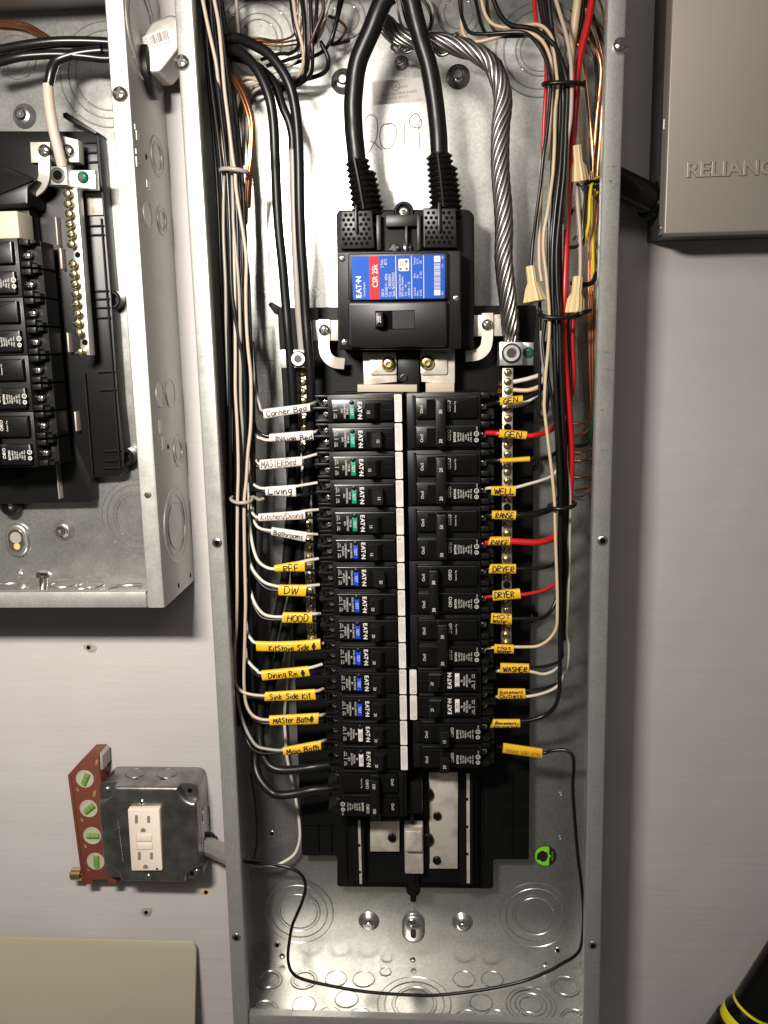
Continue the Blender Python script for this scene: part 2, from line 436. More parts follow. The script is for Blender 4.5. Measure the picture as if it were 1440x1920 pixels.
# back-plate embossing
for (px, py, R) in [(560,1709,(38,31.5,23.5,20.5)), (1003,1716,(38,31.5,23.5,20.5)), (485,74,(38,31,22,17)), (1014,93,(40,33,22,18)),
                    (647,33,(18,12.5)), (860,24,(19,13))]:
    knockout(back, V(px, py, 1.6), (0,1,0), R)
for (px, py, r0, rb) in [(644,153,11.5,6.2),(859,144,11,6),(753,118,6.5,4.4),(692,1727,11.5,6),(867,1729,11.5,6)]:
    dimple(back, V(px, py, 1.6), r0, rb)
x, _, z = V(775, 1739, 1.6)
g = G(); g.prism(rrect(x-12.5, x+12.5, z-17, z+17, 12.4, 8), 1.6, 6.6, 4.0, steps=4)
ks = mk('keyhole_boss', g, M['steel'], back, ang=60)
g = G(); g.prism(rrect(x-8, x+8, z-13, z+12, 7.9, 6), 6.6, 7.2, .4); g.prism(rrect(x-3.2, x+3.2, z-9, z+2, 3.1, 5), 7.2, 7.5, 0, 1); mk('keyhole', g, [M['zinc'], M['dark_zinc']], ks)
screw(ks, V(772, 1730, 8), 5, 'zinc', 'x', 2.4)
for (px, py, r, hole) in [(520,1772,3,1),(529,1793,3.4,0),(774,1800,3.4,0),(1046,1782,2.6,1),(1024,1809,3.4,0),(1051,1488,2.3,0),(1050,1570,2.3,0),(510,1563,2.2,1),(1071,397,2.9,1)]:
    c = V(px, py, 1.6); g = G()
    if hole: g.lathe(c, (0,1,0), [(r+1,0),(r+.6,.4),(r,.5),(r-.1,.2),(.01,.2)], 14, 0, caps=False); g.lathe((c[0],c[1]+.25,c[2]), (0,1,0), [(r*.85,0),(r*.8,.05)], 14, 1)
    else: g.lathe(c, (0,1,0), [(r,0),(r*.8,1.2),(r*.45,1.6),(r*.4,1.0),(.01,1.0)], 14, 0, caps=False)
    mk('rivet_hole' if hole else 'rivet', g, [M['zinc'], M['hole']], back)
# floor knockouts
zf = ZB + 1.4
for (px, py, R) in [(505,1838,(14,11)),(570,1837,(14,11)),(630,1835,(11.5,)),(682,1836,(11.5,)),(723,1822,(6,)),(777,1881,(38,31,23,20)),
        (495,1897,(15,12)),(570,1884,(12,)),(650,1873,(12,)),(618,1905,(12,)),(675,1907,(12,)),(838,1824,(6,)),(870,1836,(11.5,)),(923,1836,(11.5,)),
        (1060,1850,(15,12)),(995,1884,(25,21,16,11)),(902,1880,(11.5,)),(875,1911,(12,)),(930,1911,(12,)),(1076,1912,(14,11))]:
    c = Vz(px, py, zf)
    if c[1] > 12: knockout(floor_, c, (0,0,1), R)
# stickers and pen on the back plate
g = G(); q = [XZ(697,153,1.7), XZ(790,145.5,1.7), XZ(798,190,1.7), XZ(700,197,1.7)]; g.prism(q, 1.6, 1.75); st = mk('rating_sticker', g, M['stickgrey'], back)
g = G()
for t, px, py, h, al in [('LISTED',757.5,162.5,1.9,'c'),('ENCLOSED PANELBOARD',749,174.5,2.3,'c'),('ISSUE NO.  8075712',744,183,2.1,'c'),('L',703,159,1.5,'c'),('E-52977',709.5,192,1.3,'c'),('20-370',787,186.5,1.3,'c')]:
    x, d, z = V(px, py, 1.8); g.text(t, x, 1.85, z, h, al=al, rot=0.08, sx=0.86)
x, d, z = V(742, 161.5, 1.8)
g.text('UL', x, 1.85, z, 3.2, rot=0.05)
n = 20
g.add([(x+4*cos(2*pi*k/n), 1.85, z+4*sin(2*pi*k/n)) for k in range(n)] + [(x+3.5*cos(2*pi*k/n), 1.85, z+3.5*sin(2*pi*k/n)) for k in range(n)], [(k,(k+1)%n,n+(k+1)%n,n+k) for k in range(n)])
mk('sticker_print', g, M['inkgrey'], st, flat=True)
def pen(g, strokes, ox, oy, sc, w, d):
    for s_ in strokes:
        P = smooth_pts([V(ox+a/sc, oy+b/sc, d) for a, b in s_], 4); g.ribbon(P, w)
g = G()
pen(g, [[(295,1055),(290,1015),(320,975),(360,972),(390,1010),(397,1090),(385,1170),(350,1240),(320,1290),(290,1312)],[(330,1190),(370,1205),(400,1235),(432,1262)],
        [(500,1045),(450,1050),(422,1090),(415,1170),(432,1235),(480,1258),(530,1220),(555,1130),(545,1065),(505,1040),(480,1052)],
        [(617,1030),(624,1100),(624,1180),(630,1248)],
        [(768,1030),(740,972),(715,957),(675,990),(664,1035),(695,1070),(750,1078),(766,1040),(762,1005)],[(746,1010),(744,1080),(748,1170),(746,1250)]], 620, 0, 4.5, 0.8, 1.75)
mk('handwriting', g, M['inkgrey'], back, flat=True)
# wiring diagrams on the back
def outline(g, pts, d, w):
    P = [V(a, b, d) for a, b in pts]; P.append(P[0])
    for i in range(len(P)-1): g.ribbon([P[i], P[i+1]], w)
g = G(); g.prism([XZ(474,610,1.7),XZ(516,610,1.7),XZ(522,742,1.7),XZ(482,742,1.7)], 1.6, 1.7); dl = mk('wiring_diagram', g, M['steel'], back)
g = G(); outline(g, [(477,615),(515,615),(519,737),(484,737)], 1.8, 0.45); outline(g, [(479,676),(514,676),(514,676.5),(479,676.5)], 1.82, 0.4); outline(g, [(511,618),(513,618),(517,712),(515,712)], 1.84, 0.4)
for k in range(14): x, d, z = V(504+k*.1, 684+k*3.6, 1.8); g.ribbon([(x-6,1.8,z),(x+2,1.8,z)], 0.35)
mk('diagram_print', g, M['inkgrey'], dl, flat=True)
g = G(); g.prism([XZ(1074,626,1.7),XZ(1090,626,1.7),XZ(1099,756,1.7),XZ(1072,756,1.7)], 1.6, 1.7); dl = mk('wiring_diagram', g, M['steel'], back)
g = G(); outline(g, [(1079,629),(1088,629),(1096,752),(1073,752)], 1.8, 0.45); outline(g, [(1083,632),(1084,632),(1089,748),(1088,748)], 1.82, 0.4)
mk('diagram_print', g, M['inkgrey'], dl, flat=True)
# round sticker
x, d, z = V(1022, 1605, 1.8); rs = 12.2
g = G(); g.lathe((x,1.6,z), (0,1,0), [(rs,0),(rs,.2)], 32); rd = mk('round_sticker', g, M['ink'], back)
g = G(); a0 = 1.18; pts = [(x+(rs-.9)*cos(t), z+(rs-.9)*sin(t)) for t in [a0 + (2*pi-2*a0)*k/20 for k in range(21)]]; g.prism(pts, 1.8, 1.9); mk('sticker_field', g, M['lime'], rd)
g = G(); g.prism([(x-9,z-4),(x-8,z+3),(x-3,z+6.5),(x+2.5,z+4),(x+3.2,z-1),(x+.6,z-6),(x-3,z-7),(x-5,z-5)], 1.9, 2.0); mk('sticker_symbol', g, M['ink'], rd)
g = G(); g.text('MADE IN USA', x+7.6, 1.86, z, 1.5, 'U', sx=.8); g.lathe((x+4.3,1.9,z), (0,1,0), [(1.7,0),(1.7,.1),(1.2,.1)], 12); mk('sticker_print', g, M['lime'], rd, flat=True)
# rim screws and holes
for (px, py) in [(342,118),(1163,86)]:
    x, d, z = V(px, py, DF); o = sideL if px < 700 else sideR
    screw(o, (x, DF, z), 6.2, 'zinc', 'c', 4.2, 0.25, 'cover_screw')
for (px, py) in [(407,1018),(1130,1014),(443,1758),(1112,1773)]:
    x, d, z = V(px, py, DF); o = sideL if px < 700 else sideR
    g = G(); g.lathe((x,DF,z), (0,1,0), [(4.6,0),(4.0,.5),(2.6,.7),(2.4,.2)], 16, 0, caps=False); g.lathe((x,DF+.15,z), (0,1,0), [(2.5,0),(2.4,.05)], 14, 1); mk('screw_hole', g, [M['zinc'], M['hole']], o)
# stamped marks on right rim are wear: thin black scuffs
g = G()
for (px, py, w_, h_) in [(1140,313,3,1.2),(1152,312,7,2.5),(1146,340,9,4),(1156,345,6,3),(1150,352,5,5),(1158,376,3,4),(1139,661,16,3),(1140,693,12,2.5),(1133,769,10,1.5),(1131,845,8,2)]:
    for k in range(4):
        a = random.uniform(-1,1); x, d, z = V(px+a*w_*.5, py+random.uniform(-.5,.5)*h_, DF); g.ribbon([(x-w_*.12,DF+.04+k*.004,z+random.uniform(-.3,.3)),(x,DF+.05+k*.004,z),(x+w_*.12,DF+.04+k*.004,z+random.uniform(-.3,.3))], 0.5)
mk('scuff_mark', g, M['inkgrey'], sideR, flat=True, kind='stuff')

# ------------------------------------------------------------------ bus base (black plastic backing with buses and neutral bars)
base = thing('bus_base', 'black plastic bus base behind the two columns of breakers', 'bus base', (0, 2, -400))
dB = 22
poly = [XZ(*p, dB) for p in [(520,577),(1006,572),(1002,640),(1000,1000),(994,1245),(992,1612),(925,1612),(925,1667),(632,1663),(632,1605),(566,1605),(554,1300),(541,1000),(530,740),(522,620)]]
g = G(); g.prism(rpoly(poly, 3), 3, dB, 1.2)
for (px, py) in [(545,868),(996,870),(995,1155),(775,1668)]:
    x, d, z = V(px, py, 16); g.lathe((x,4,z), (0,1,0), [(7.6,0),(7.6,13),(6.4,14.5),(4.6,14.5),(3.8,8),(.01,8)], 20)
x, d, z = V(775, 1678, 14); g.bbox(x-3.2, x+3.2, 4, 18, z-6, z+10, .5, 2)
g.prism([XZ(503,571,14),XZ(508,566,14),XZ(524,575,14),XZ(524,592,14),XZ(515,588,14)], 4, 16, .6)
mk('backing', g, M['flatblack'], base)
for (px, py) in [(548,869),(1001,869),(995,1156)]:
    x, d, z = V(px, py, 13); g = G(); g.lathe((x,12.2,z), (0,1,0), [(2.4,0),(2.2,.2),(.01,.3)], 12); mk('fixing_screw', g, M['alu'], base)
# ribs on the margins
g = G()
for (xa, xb, ya) in [(535,575,700),(537,580,782),(545,590,930),(955,1000,700),(955,998,775),(957,998,900),(957,996,1010),(957,996,1100),(566,626,1545),(935,990,1545),(940,990,1500)]:
    a = V(xa, ya, dB+2); b = V(xb, ya, dB+2); g = G(); g.box(min(a[0],b[0]), max(a[0],b[0]), dB, dB+3, a[2]-.5, a[2]+.5); mk('rib', g, M['flatblack'], base)
for (xa, ya, yb) in [(595,1545,1600),(620,1545,1600),(960,1450,1600),(648,1560,1650),(905,1460,1650)]:
    a = V(xa, ya, dB+2); b = V(xa, yb, dB+2); g = G(); g.box(a[0]-.5, a[0]+.5, dB, dB+3, min(a[2],b[2]), max(a[2],b[2])); mk('rib', g, M['flatblack'], base)
# centre rail carrying the breakers
z1 = V(770, 733, 40)[2]; z2 = V(770, 1660, 40)[2]
g = G(); g.bbox(-66, 66, dB, 36, z2, z1, 1); g.bbox(-2.2, 2.2, 36, 50, z2+10, z1+14, .6); mk('breaker_rail', g, M['flatblack'], base)
# hook rails with bright strip at the bottom
for (px0, px1, ya, yb) in [(671,679,1538,1657),(874.5,881,1450,1657)]:
    a = V(px0, ya, 48); b = V(px1, yb, 48); g = G(); g.box(a[0]-7, b[0]+3, 36, 47, b[2]-2, a[2]+20); mk('hook_rail', g, M['flatblack'], base)
    g = G(); z = a[2]
    while z > b[2] + 8: zz = max(b[2], z-30); g.box(a[0], b[0], 47, 48.5, zz+4 if zz > b[2]+1 else zz, z); g.box(a[0]+2, b[0], 47, 48.3, zz, zz+4); z = zz
    mk('rail_edge', g, M['tin'], base)
# bus plates
for poly_, nm in [([(694,1540),(749,1540),(749,1597),(694,1597)], 'bus_plate'), ([(804,1448),(859,1448),(858,1629),(805,1629)], 'bus_plate')]:
    g = G(); g.prism([XZ(*p, 42) for p in poly_], 36, 42, .6); bp = mk(nm, g, M['tin'], base)
    for (px, py) in ([(735,1572)] if poly_[0][0] < 700 else [(820,1531),(819,1614)]):
        x, d, z = V(px, py, 44); g = G(); g.lathe((x,42,z), (0,1,0), [(4.4,0),(4.2,2.4),(3.4,3.2),(.01,3.3)], 16); mk('peg', g, M['gloss'], bp)
for (px, py) in [(800,1490),(800,1575)]:
    x, d, z = V(px, py, 44); g = G(); g.lathe((x,38,z), (0,1,0), [(7.5,0),(7.2,7),(6,8.2),(.01,8.3)], 18); g.box(x-2.5,x+2.5,38,44,z-26,z+14); mk('post', g, M['black'], base)
a = V(757,1552,58); b = V(794,1646,58)
g = G(); g.prism(rrect(a[0], b[0], b[2], a[2], 1.5), 44, 52, 1.5); zc = (a[2]+b[2])/2; g.bbox(a[0]+.5, b[0]-.5, 52, 60, zc+2, a[2]-2, 2, 1); g.box(a[0], b[0], 52, 53, zc-1, zc); mk('bus_stab', g, M['tin'], base)
g = G(); x = V(776,1660,45)[0]; g.bbox(x-5, x+5, 36, 46, V(776,1672,45)[2], V(776,1640,45)[2], 1); mk('stab_foot', g, M['black'], base)
# bus plates and straps under the main breaker
for pl in ([(680,660),(744,660),(744,716),(682,722)], [(788,655),(853,655),(853,722),(790,716)]):
    g = G(); g.prism([XZ(*p, 50) for p in pl], 40, 50, .8); lp = mk('line_bus', g, M['tin'], base)
    cx = sum(p[0] for p in pl)/4; a = V(pl[0][0]+ (12 if pl[0][0] < 700 else 0), 662, 52); b = V(pl[1][0] - (0 if pl[0][0] < 700 else 14), 702, 52)
    g = G(); g.prism(rrect(a[0], b[0], b[2], a[2], 2), 50, 53, .6); mk('bus_tongue', g, M['tin'], lp)
for (px, py) in [(728,683),(801,680)]:
    x, d, z = V(px, py, 58); g = G(); g.lathe((x,53,z), (0,1,0), [(6.6,0),(6.6,2),(5.6,3.2),(5.2,5.5),(4.2,6.2),(2.2,6.2),(2,3),(.01,3)], 18); mk('bus_bolt', g, M['brass'], base)
for pl in ([(670,721),(782,721),(782,735),(670,735)], [(798,718),(852,718),(852,736),(798,736)]):
    g = G(); g.prism([XZ(*p, 56) for p in pl], 40, 56, .8); mk('bus_riser', g, M['beige'], base)
g = G(); g.prism([XZ(*p, 54) for p in [(746,660),(786,660),(786,735),(746,712)]], 36, 54, .8)
x, d, z = V(757, 709, 55); g.lathe((x,54,z), (0,1,0), [(3.6,0),(3.6,2),(2.6,2.2),(2.4,.4),(.01,.4)], 14); mk('bus_divider', g, M['black'], base)
# neutral straps
def strap(pl, path, w, scr, shear=0):
    g = G(); g.prism([XZ(*p, 44) for p in pl], 34, 44, .8); cp = mk('neutral_plate', g, M['tin'], base)
    P = smooth_pts([V(px, py, d) for px, py, d in path], 5); vs = []; fs = []
    for i, p in enumerate(P):
        t = P[min(i+1,len(P)-1)] - P[max(i-1,0)]; n = Vector((-t.z,0,t.x)).normalized()*w/2
        for a, b in ((1,1.4),(-1,1.4),(-1,-1.4),(1,-1.4)): vs.append(p + n*a + Vector((0,b,0)))
    for i in range(len(P)-1):
        for k in range(4): fs.append((4*i+k,4*i+(k+1)%4,4*i+4+(k+1)%4,4*i+4+k))
    fs += [(0,1,2,3), tuple(4*(len(P)-1)+k for k in range(4))]
    g = G(); g.add(vs, fs); o = mk('strap', g, M['tin'], cp)
    x, d, z = V(scr[0], scr[1], 48); screw(cp, (x,47,z), 5.2, 'zinc', 'c', 3.2, .6)
strap([(585,600),(634,600),(634,639),(587,639)], [(608,599,46),(608,625,46),(608,652,46),(613,668,46),(626,679,45),(646,682,42)], 10, (608,619))
strap([(884,591),(944,589),(944,630),(884,631)], [(914,587,46),(914,612,46),(913,640,46),(908,655,46),(895,665,45),(873,668,42)], 10, (914,609))
# lugs
def lug(pl, sc_, r, tail, grn):
    g = G(); g.prism([XZ(*p, 58) for p in pl], 30, 58, 1); o = mk('lug', g, M['alu'], base)
    x, d, z = V(sc_[0], sc_[1], 60); g = G(); g.lathe((x,58,z), (0,1,0), [(r,0),(r,2),(r*.86,3)], 22, 1); g.lathe((x,58,z), (0,1,0), [(r*.82,2.9),(r*.8,4.2),(r*.5,4.2),(r*.42,1.2),(.01,1.2)], 22, 0); mk('lug_screw', g, [M['alu'], M['dark_zinc']], o)
    if tail: g = G(); g.prism([XZ(*p, 44) for p in tail], 34, 44, .6); mk('lug_tail', g, M['alu'], o)
    if grn: x, d, z = V(grn[0], grn[1], 46); screw(o, (x,44,z), 5, 'greenscrew', 'x', 2)
lug([(937,641),(981,641),(980,685),(936,686)], (959,662), 8.8, [(978,642),(1001,642),(1000,685),(978,685)], (991,661))
lug([(541,656),(570,656),(571,690),(541,690)], (559.5,673), 7.4, [(524,656),(541,656),(541,690),(527,690)], None)
# neutral bars
def nbar(x0, y0, x1, y1, w, n, skip, d, r):
    A = Vector(V(x0, y0, d)); B = Vector(V(x1, y1, d)); xm = (A.x+B.x)/2
    g = G(); g.bbox(xm-w/2, xm+w/2, d-10, d, B.z, A.z, .7); o = mk('neutral_bar', g, M['bar'], base)
    for k in range(n):
        z = A.z - 4 + (B.z - A.z + 8)*k/(n-1)
        if k in skip:
            g = G(); g.lathe((xm,d+.05,z), (0,1,0), [(3.6,0),(3.5,.05)], 14); mk('bar_hole', g, M['hole'], o)
        else: screw(o, (xm+random.uniform(-.3,.3), d, z), r, 'brass', 's', 2.0)
nbar(953, 690, 949, 1214, 9.6, 32, (6, 15, 24), 52, 3.6)
nbar(566, 692, 586, 1208, 9.6, 32, (9,), 40, 3.6)
for (px, py) in [(940,719),(940,733)]:
    g = G(); a = V(px-6, py, 48); 
    for k in range(4): g.tube([(a[0],47+k*.6,a[2]-1.4+k*.9),(a[0]+6,48,a[2]-1.4+k*.9)], .5, 5)
    mk('copper_end', g, M['copper'], base)

# ------------------------------------------------------------------ main breaker
mb = thing('main_breaker', 'large black main breaker with blue and red rating plate and 200 on its handle', 'circuit breaker', V(750, 655, 22))
poly = rpoly([XZ(*p, 58) for p in [(630,400),(636,393),(878,392),(889,402),(890,560),(888,655),(634,655)]], 3)
g = G(); g.prism(poly, 24, 58, 2); x, d, z = V(757, 397, 60); g.lathe((x,24,z), (0,1,0), [(8.8,0),(8.8,36),(7.8,37),(6.6,37),(6.4,33),(.01,33)], 24); mk('mounting_base', g, M['flatblack'], mb)
screw(mb, (x,57.5,z), 5.6, 'zinc', 'q', 3.0)
g = G(); g.prism(rpoly([XZ(*p, 84) for p in [(632,471),(865,469),(864,655),(634,656)]], 2), 58, 84, 1.2); mbody = mk('body', g, M['black'], mb)
g = G(); g.prism(rpoly([XZ(*p, 89) for p in [(652,475),(841,472),(841,562),(653,564)]], 2.5), 84, 89, 1.0); mk('upper_cover', g, M['black'], mb)
g = G(); g.prism(rpoly([XZ(*p, 90) for p in [(652,566),(840,564),(839,650),(654,652)]], 3), 84, 90, 1.4); mk('lower_cover', g, M['black'], mb)
for (px, py, mt) in [(641,484,'zinc'),(645,642,'zinc'),(855,559,'zinc')]:
    x, d, z = V(px, py, 85); screw(mb, (x,84,z), 3.0, mt, 'x', 1.2)
# raised centre walls between the lug covers
g = G()
for (xa, xb, ya, yb, d1) in [(706,716,405,470,62),(724,790,405,425,61),(760,766,425,470,62),(782,790,405,470,62)]:
    a = V(xa, ya, d1); b = V(xb, yb, d1); g.bbox(a[0], b[0], 58, d1+6, b[2], a[2], .6)
mk('lug_wall', g, M['black'], mb)
for (px, py) in [(739,465),(763,464)]:
    x, d, z = V(px, py, 64); screw(mb, (x,60,z), 4.8, 'zinc' if px > 750 else 'dark_zinc', 'c', 3)
# rating plate
A = [XZ(*p, 89.4) for p in [(659,481),(834,477),(834,559),(662,562)]]
g = G(); g.prism(rpoly(A, 1.6), 89, 89.4); plate = mk('rating_plate', g, M['blue'], mb)
def pq(u, v):      # plate coordinates
    a = Vector(A[0])*(1-u)+Vector(A[1])*u; b = Vector(A[3])*(1-u)+Vector(A[2])*u; c = a*(1-v)+b*v; return c.x, c.y
g = G(); r = [pq(.188,.003), pq(.29,.003), pq(.29,.997), pq(.188,.997)]; g.prism(r, 89.4, 89.5); mk('red_stripe', g, M['redplate'], plate)
g = G()
def pt(t, u, v, h, al='l', bold=0, sx=.8):
    x, z = pq(u, v); g.text(t, x, 89.58, z, h, 'U', al, sx, bold)
def logo(g, x, d, z, h, dr, sx, mi=0, L=None):
    g.text('EATON' if False else 'E', x, d, z, h, dr, 'c', sx, .03, mi) if False else None
    off = {'U': 1, 'D': -1}[dr]
    L = L or h*3.7
    for k, ch in enumerate(['E', 'A', 'T', '.', 'N']):
        zz = z + off*L*([-.42,-.17,.06,.235,.42][k])
        if ch == '.': g.lathe((x, d, zz), (0,1,0), [(h*.16,0),(h*.16,.02)], 10, mi)
        else: g.text(ch, x, d, zz, h, dr, 'c', sx, .03, mi)
x, z = pq(.065, .72); logo(g, x, 89.58, z, 4.4, 'U', 1.0, L=17)
pt('Circuit Breaker', .125, .93, 1.7); pt('CSR 25k', .245, .72, 4.6, 'l', .012, .82)
for t, u, v in [('200 A',.325,.94),('120/240 V~  60Hz',.365,.94),('Cat.   CSR2200N',.405,.94),('Style 7603C07G03',.445,.94),('2 Pole',.325,.27),('40°C',.365,.22)]: pt(t, u, v, 2.3)
for t, u, v, h in [('Interrupting Capacity',.51,.94,1.9),('RMS Sym. Ampere',.54,.94,1.9),('Volt      kA',.575,.94,1.9),('120/240 ~  25',.612,.94,1.9),('Terminal',.675,.94,1.7),('Wire',.705,.94,1.7),('CU/AL',.74,.94,1.7),('Wire',.675,.53,1.7),('Size',.705,.53,1.7),('2 - 300',.74,.53,1.7),('Torque',.675,.22,1.7),('Lb. In.',.705,.2,1.7),('250',.74,.2,1.7)]: pt(t, u, v, h)
pt('MEX', .975, .92, 1.3); pt('1103', .975, .3, 1.3); pt('003', .975, .1, 1.3)
for u in (.474, .643, .773): a = pq(u, .01); b = pq(u, .99); g.ribbon([(a[0],89.55,a[1]),(b[0],89.55,b[1])], .55)
for (v0, v1) in [(.03,.17),(.8,.93)]: g.prism([pq(.885,v0),pq(.952,v0),pq(.952,v1),pq(.885,v1)], 89.4, 89.56)
v = .19; rr = random.Random(3)
while v < .78:
    w_ = rr.choice([.004,.007,.011]); g.prism([pq(.885,v),pq(.952,v),pq(.952,v+w_),pq(.885,v+w_)], 89.4, 89.56); v += w_ + rr.choice([.005,.008,.012])
mk('plate_print', g, M['white'], plate, flat=True)
g = G(); g.prism(rpoly([pq(.503,.08),pq(.617,.08),pq(.617,.36),pq(.503,.36)], 1.4), 89.4, 89.56); lg = mk('listing_mark', g, M['sticker'], plate)
g = G()
for k in range(4): a = pq(.525+k*.018,.12); b = pq(.525+k*.018,.25); g.ribbon([(a[0],89.62,a[1]),(b[0],89.62,b[1])], .5)
for (u, v) in [(.525,.31),(.59,.31),(.59,.14)]: a = pq(u,v); g.lathe((a[0],89.58,a[1]), (0,1,0), [(1.2,0),(1.2,.04),(.8,.04)], 12)
mk('listing_print', g, M['inkgrey'], lg, flat=True)
# handle window and handle
a = V(703,583,90.2); b = V(778,617,90.2)
g = G(); g.prism(rrect(a[0], b[0], b[2], a[2], .8), 89.9, 90.25); hw = mk('handle_window', g, M['hole'], mb)
x0, x1 = V(736,600,90.3)[0], V(777,600,90.3)[0]; g = G(); g.prism(rrect(x0, x1, b[2]+.6, a[2]-.6, .6), 90.2, 90.5); mk('handle_shield', g, M['black'], mb)
a = V(703,585,102); b = V(719,613,102); g = G(); g.bbox(a[0], b[0], 90, 102, b[2], a[2], .9, .8); hd = mk('handle', g, M['black'], mb)
g = G(); g.text('200', (a[0]+b[0])/2, 102.1, (a[2]+b[2])/2, 3.0, 'U', sx=.9); mk('rating_mark', g, M['white'], hd, flat=True)
# perforated lug covers
for (qd, sp) in [([(639,395),(698,393.5),(703,465.5),(638,467)], (668,670)), ([(793,390),(855.5,390),(857,464.5),(794,464.5)], (824,828))]:
    Q = [XZ(*p, 74) for p in qd]
    g = G(); g.prism(rpoly(Q, 1.2), 58, 74, .8); lc = mk('lug_cover', g, M['black'], mb)
    def cq(u, v, Q=Q):
        a = Vector(Q[0])*(1-u)+Vector(Q[1])*u; b = Vector(Q[3])*(1-u)+Vector(Q[2])*u; c = a*(1-v)+b*v; return c.x, c.y
    for r_ in range(7):
        v = .12 + r_*.124
        for k in range(6):
            u = .1 + k*.155 + (.06 if r_ % 2 == 0 else -.01)
            if .40 < u < .585 and r_ < 5: continue
            if u > .93: continue
            x, z = cq(u, v); br = r_ >= 4 and k in (1,3) and r_ % 2 == 0
            g = G(); g.lathe((x,74.02,z), (0,1,0), [(1.55,0),(1.5,.05)], 8); mk('vent_hole', g, M['hole'], lc)
    a = cq(.49, -.13); b = cq(.49, .58); g = G(); g.prism([(a[0]-1.2,a[1]),(a[0]+1.2,a[1]),(b[0]+1.4,b[1]),(b[0],b[1]-2),(b[0]-1.4,b[1])], 74, 78, .6); mk('spine', g, M['black'], lc)
    # dark line bars at side of base
# bellows sleeves: part of the main breaker
for (p0, p1, r0, r1, n_) in [((669,300,66),(686,396,60),10.2,12.4,9),((823,290,66),(833,392,60),11.2,12.8,10)]:
    A_ = Vector(V(*p0)); B_ = Vector(V(*p1)); ax = (B_-A_); L_ = ax.length; pr = [(r0*.72,-1)]
    for k in range(n_):
        rr_ = r0 + (r1-r0)*k/n_; pr += [(rr_*.84, L_*(k+.05)/n_), (rr_*1.04, L_*(k+.42)/n_), (rr_*1.02, L_*(k+.55)/n_), (rr_*.84, L_*(k+.95)/n_)]
    pr.append((r1*.9, L_+3))
    g = G(); g.lathe(A_, ax, pr, 20); sl = mk('bellows_sleeve', g, M['black'], mb, ang=20)
    o2 = Vector((5.5 if p0[0] < 700 else 4.5, -9, -9)); g = G(); g.lathe(A_+o2, ax, pr, 20); mk('bellows_lobe', g, M['black'], sl, ang=20)
    o = Vector((0, 11.6, 0)); g = G(); g.tube([A_+o+Vector((-1.5,0,0)), (A_+B_)/2+o*1.08+Vector((-1,0,0)), B_+o*1.12+Vector((-1,0,0))], 1.3, 6); mk('sleeve_rib', g, M['black'], sl)

# ------------------------------------------------------------------ branch breakers
Z0, PITCH = 108.27, 25.4
zc = lambda i: Z0 - PITCH*i - 12.7
def mirror(x): return lambda p: (-p[0], p[1], p[2])
def fine_print(g, x0, z, d, dr='U', s=1, lines=6):
    rr = random.Random(5)
    g.text('EATON', x0, d, z, 1.9, dr, 'c', .95, .02)
    for k, t in enumerate(['Type BR230','Type C230','120/240 V~','CU/AL','10kA  40C','2 Pole  Wire','Listed Cir. Bkr.'][:lines]):
        g.text(t, x0 + s*(3.0 + k*2.25), d, z, 1.45, dr, 'c', .82)
    n = 14
    for (zz) in (-2.9, 2.6):
        cx = x0 + s*19.2; cz_ = z + zz; R = 2.2 if zz > 0 else 1.9
        g.add([(cx+R*cos(2*pi*k/n), d, cz_+R*sin(2*pi*k/n)) for k in range(n)]+[(cx+(R-.5)*cos(2*pi*k/n), d, cz_+(R-.5)*sin(2*pi*k/n)) for k in range(n)], [(k,(k+1)%n,n+(k+1)%n,n+k) for k in range(n)])
        g.text('UL' if zz > 0 else 'SA', cx, d, cz_, 1.7, dr, 'c', .8)
    g.text('LISTED', x0+s*19.6, d, z+7.2*(1 if dr == 'U' else -1), 1.1, dr, 'c', .8)
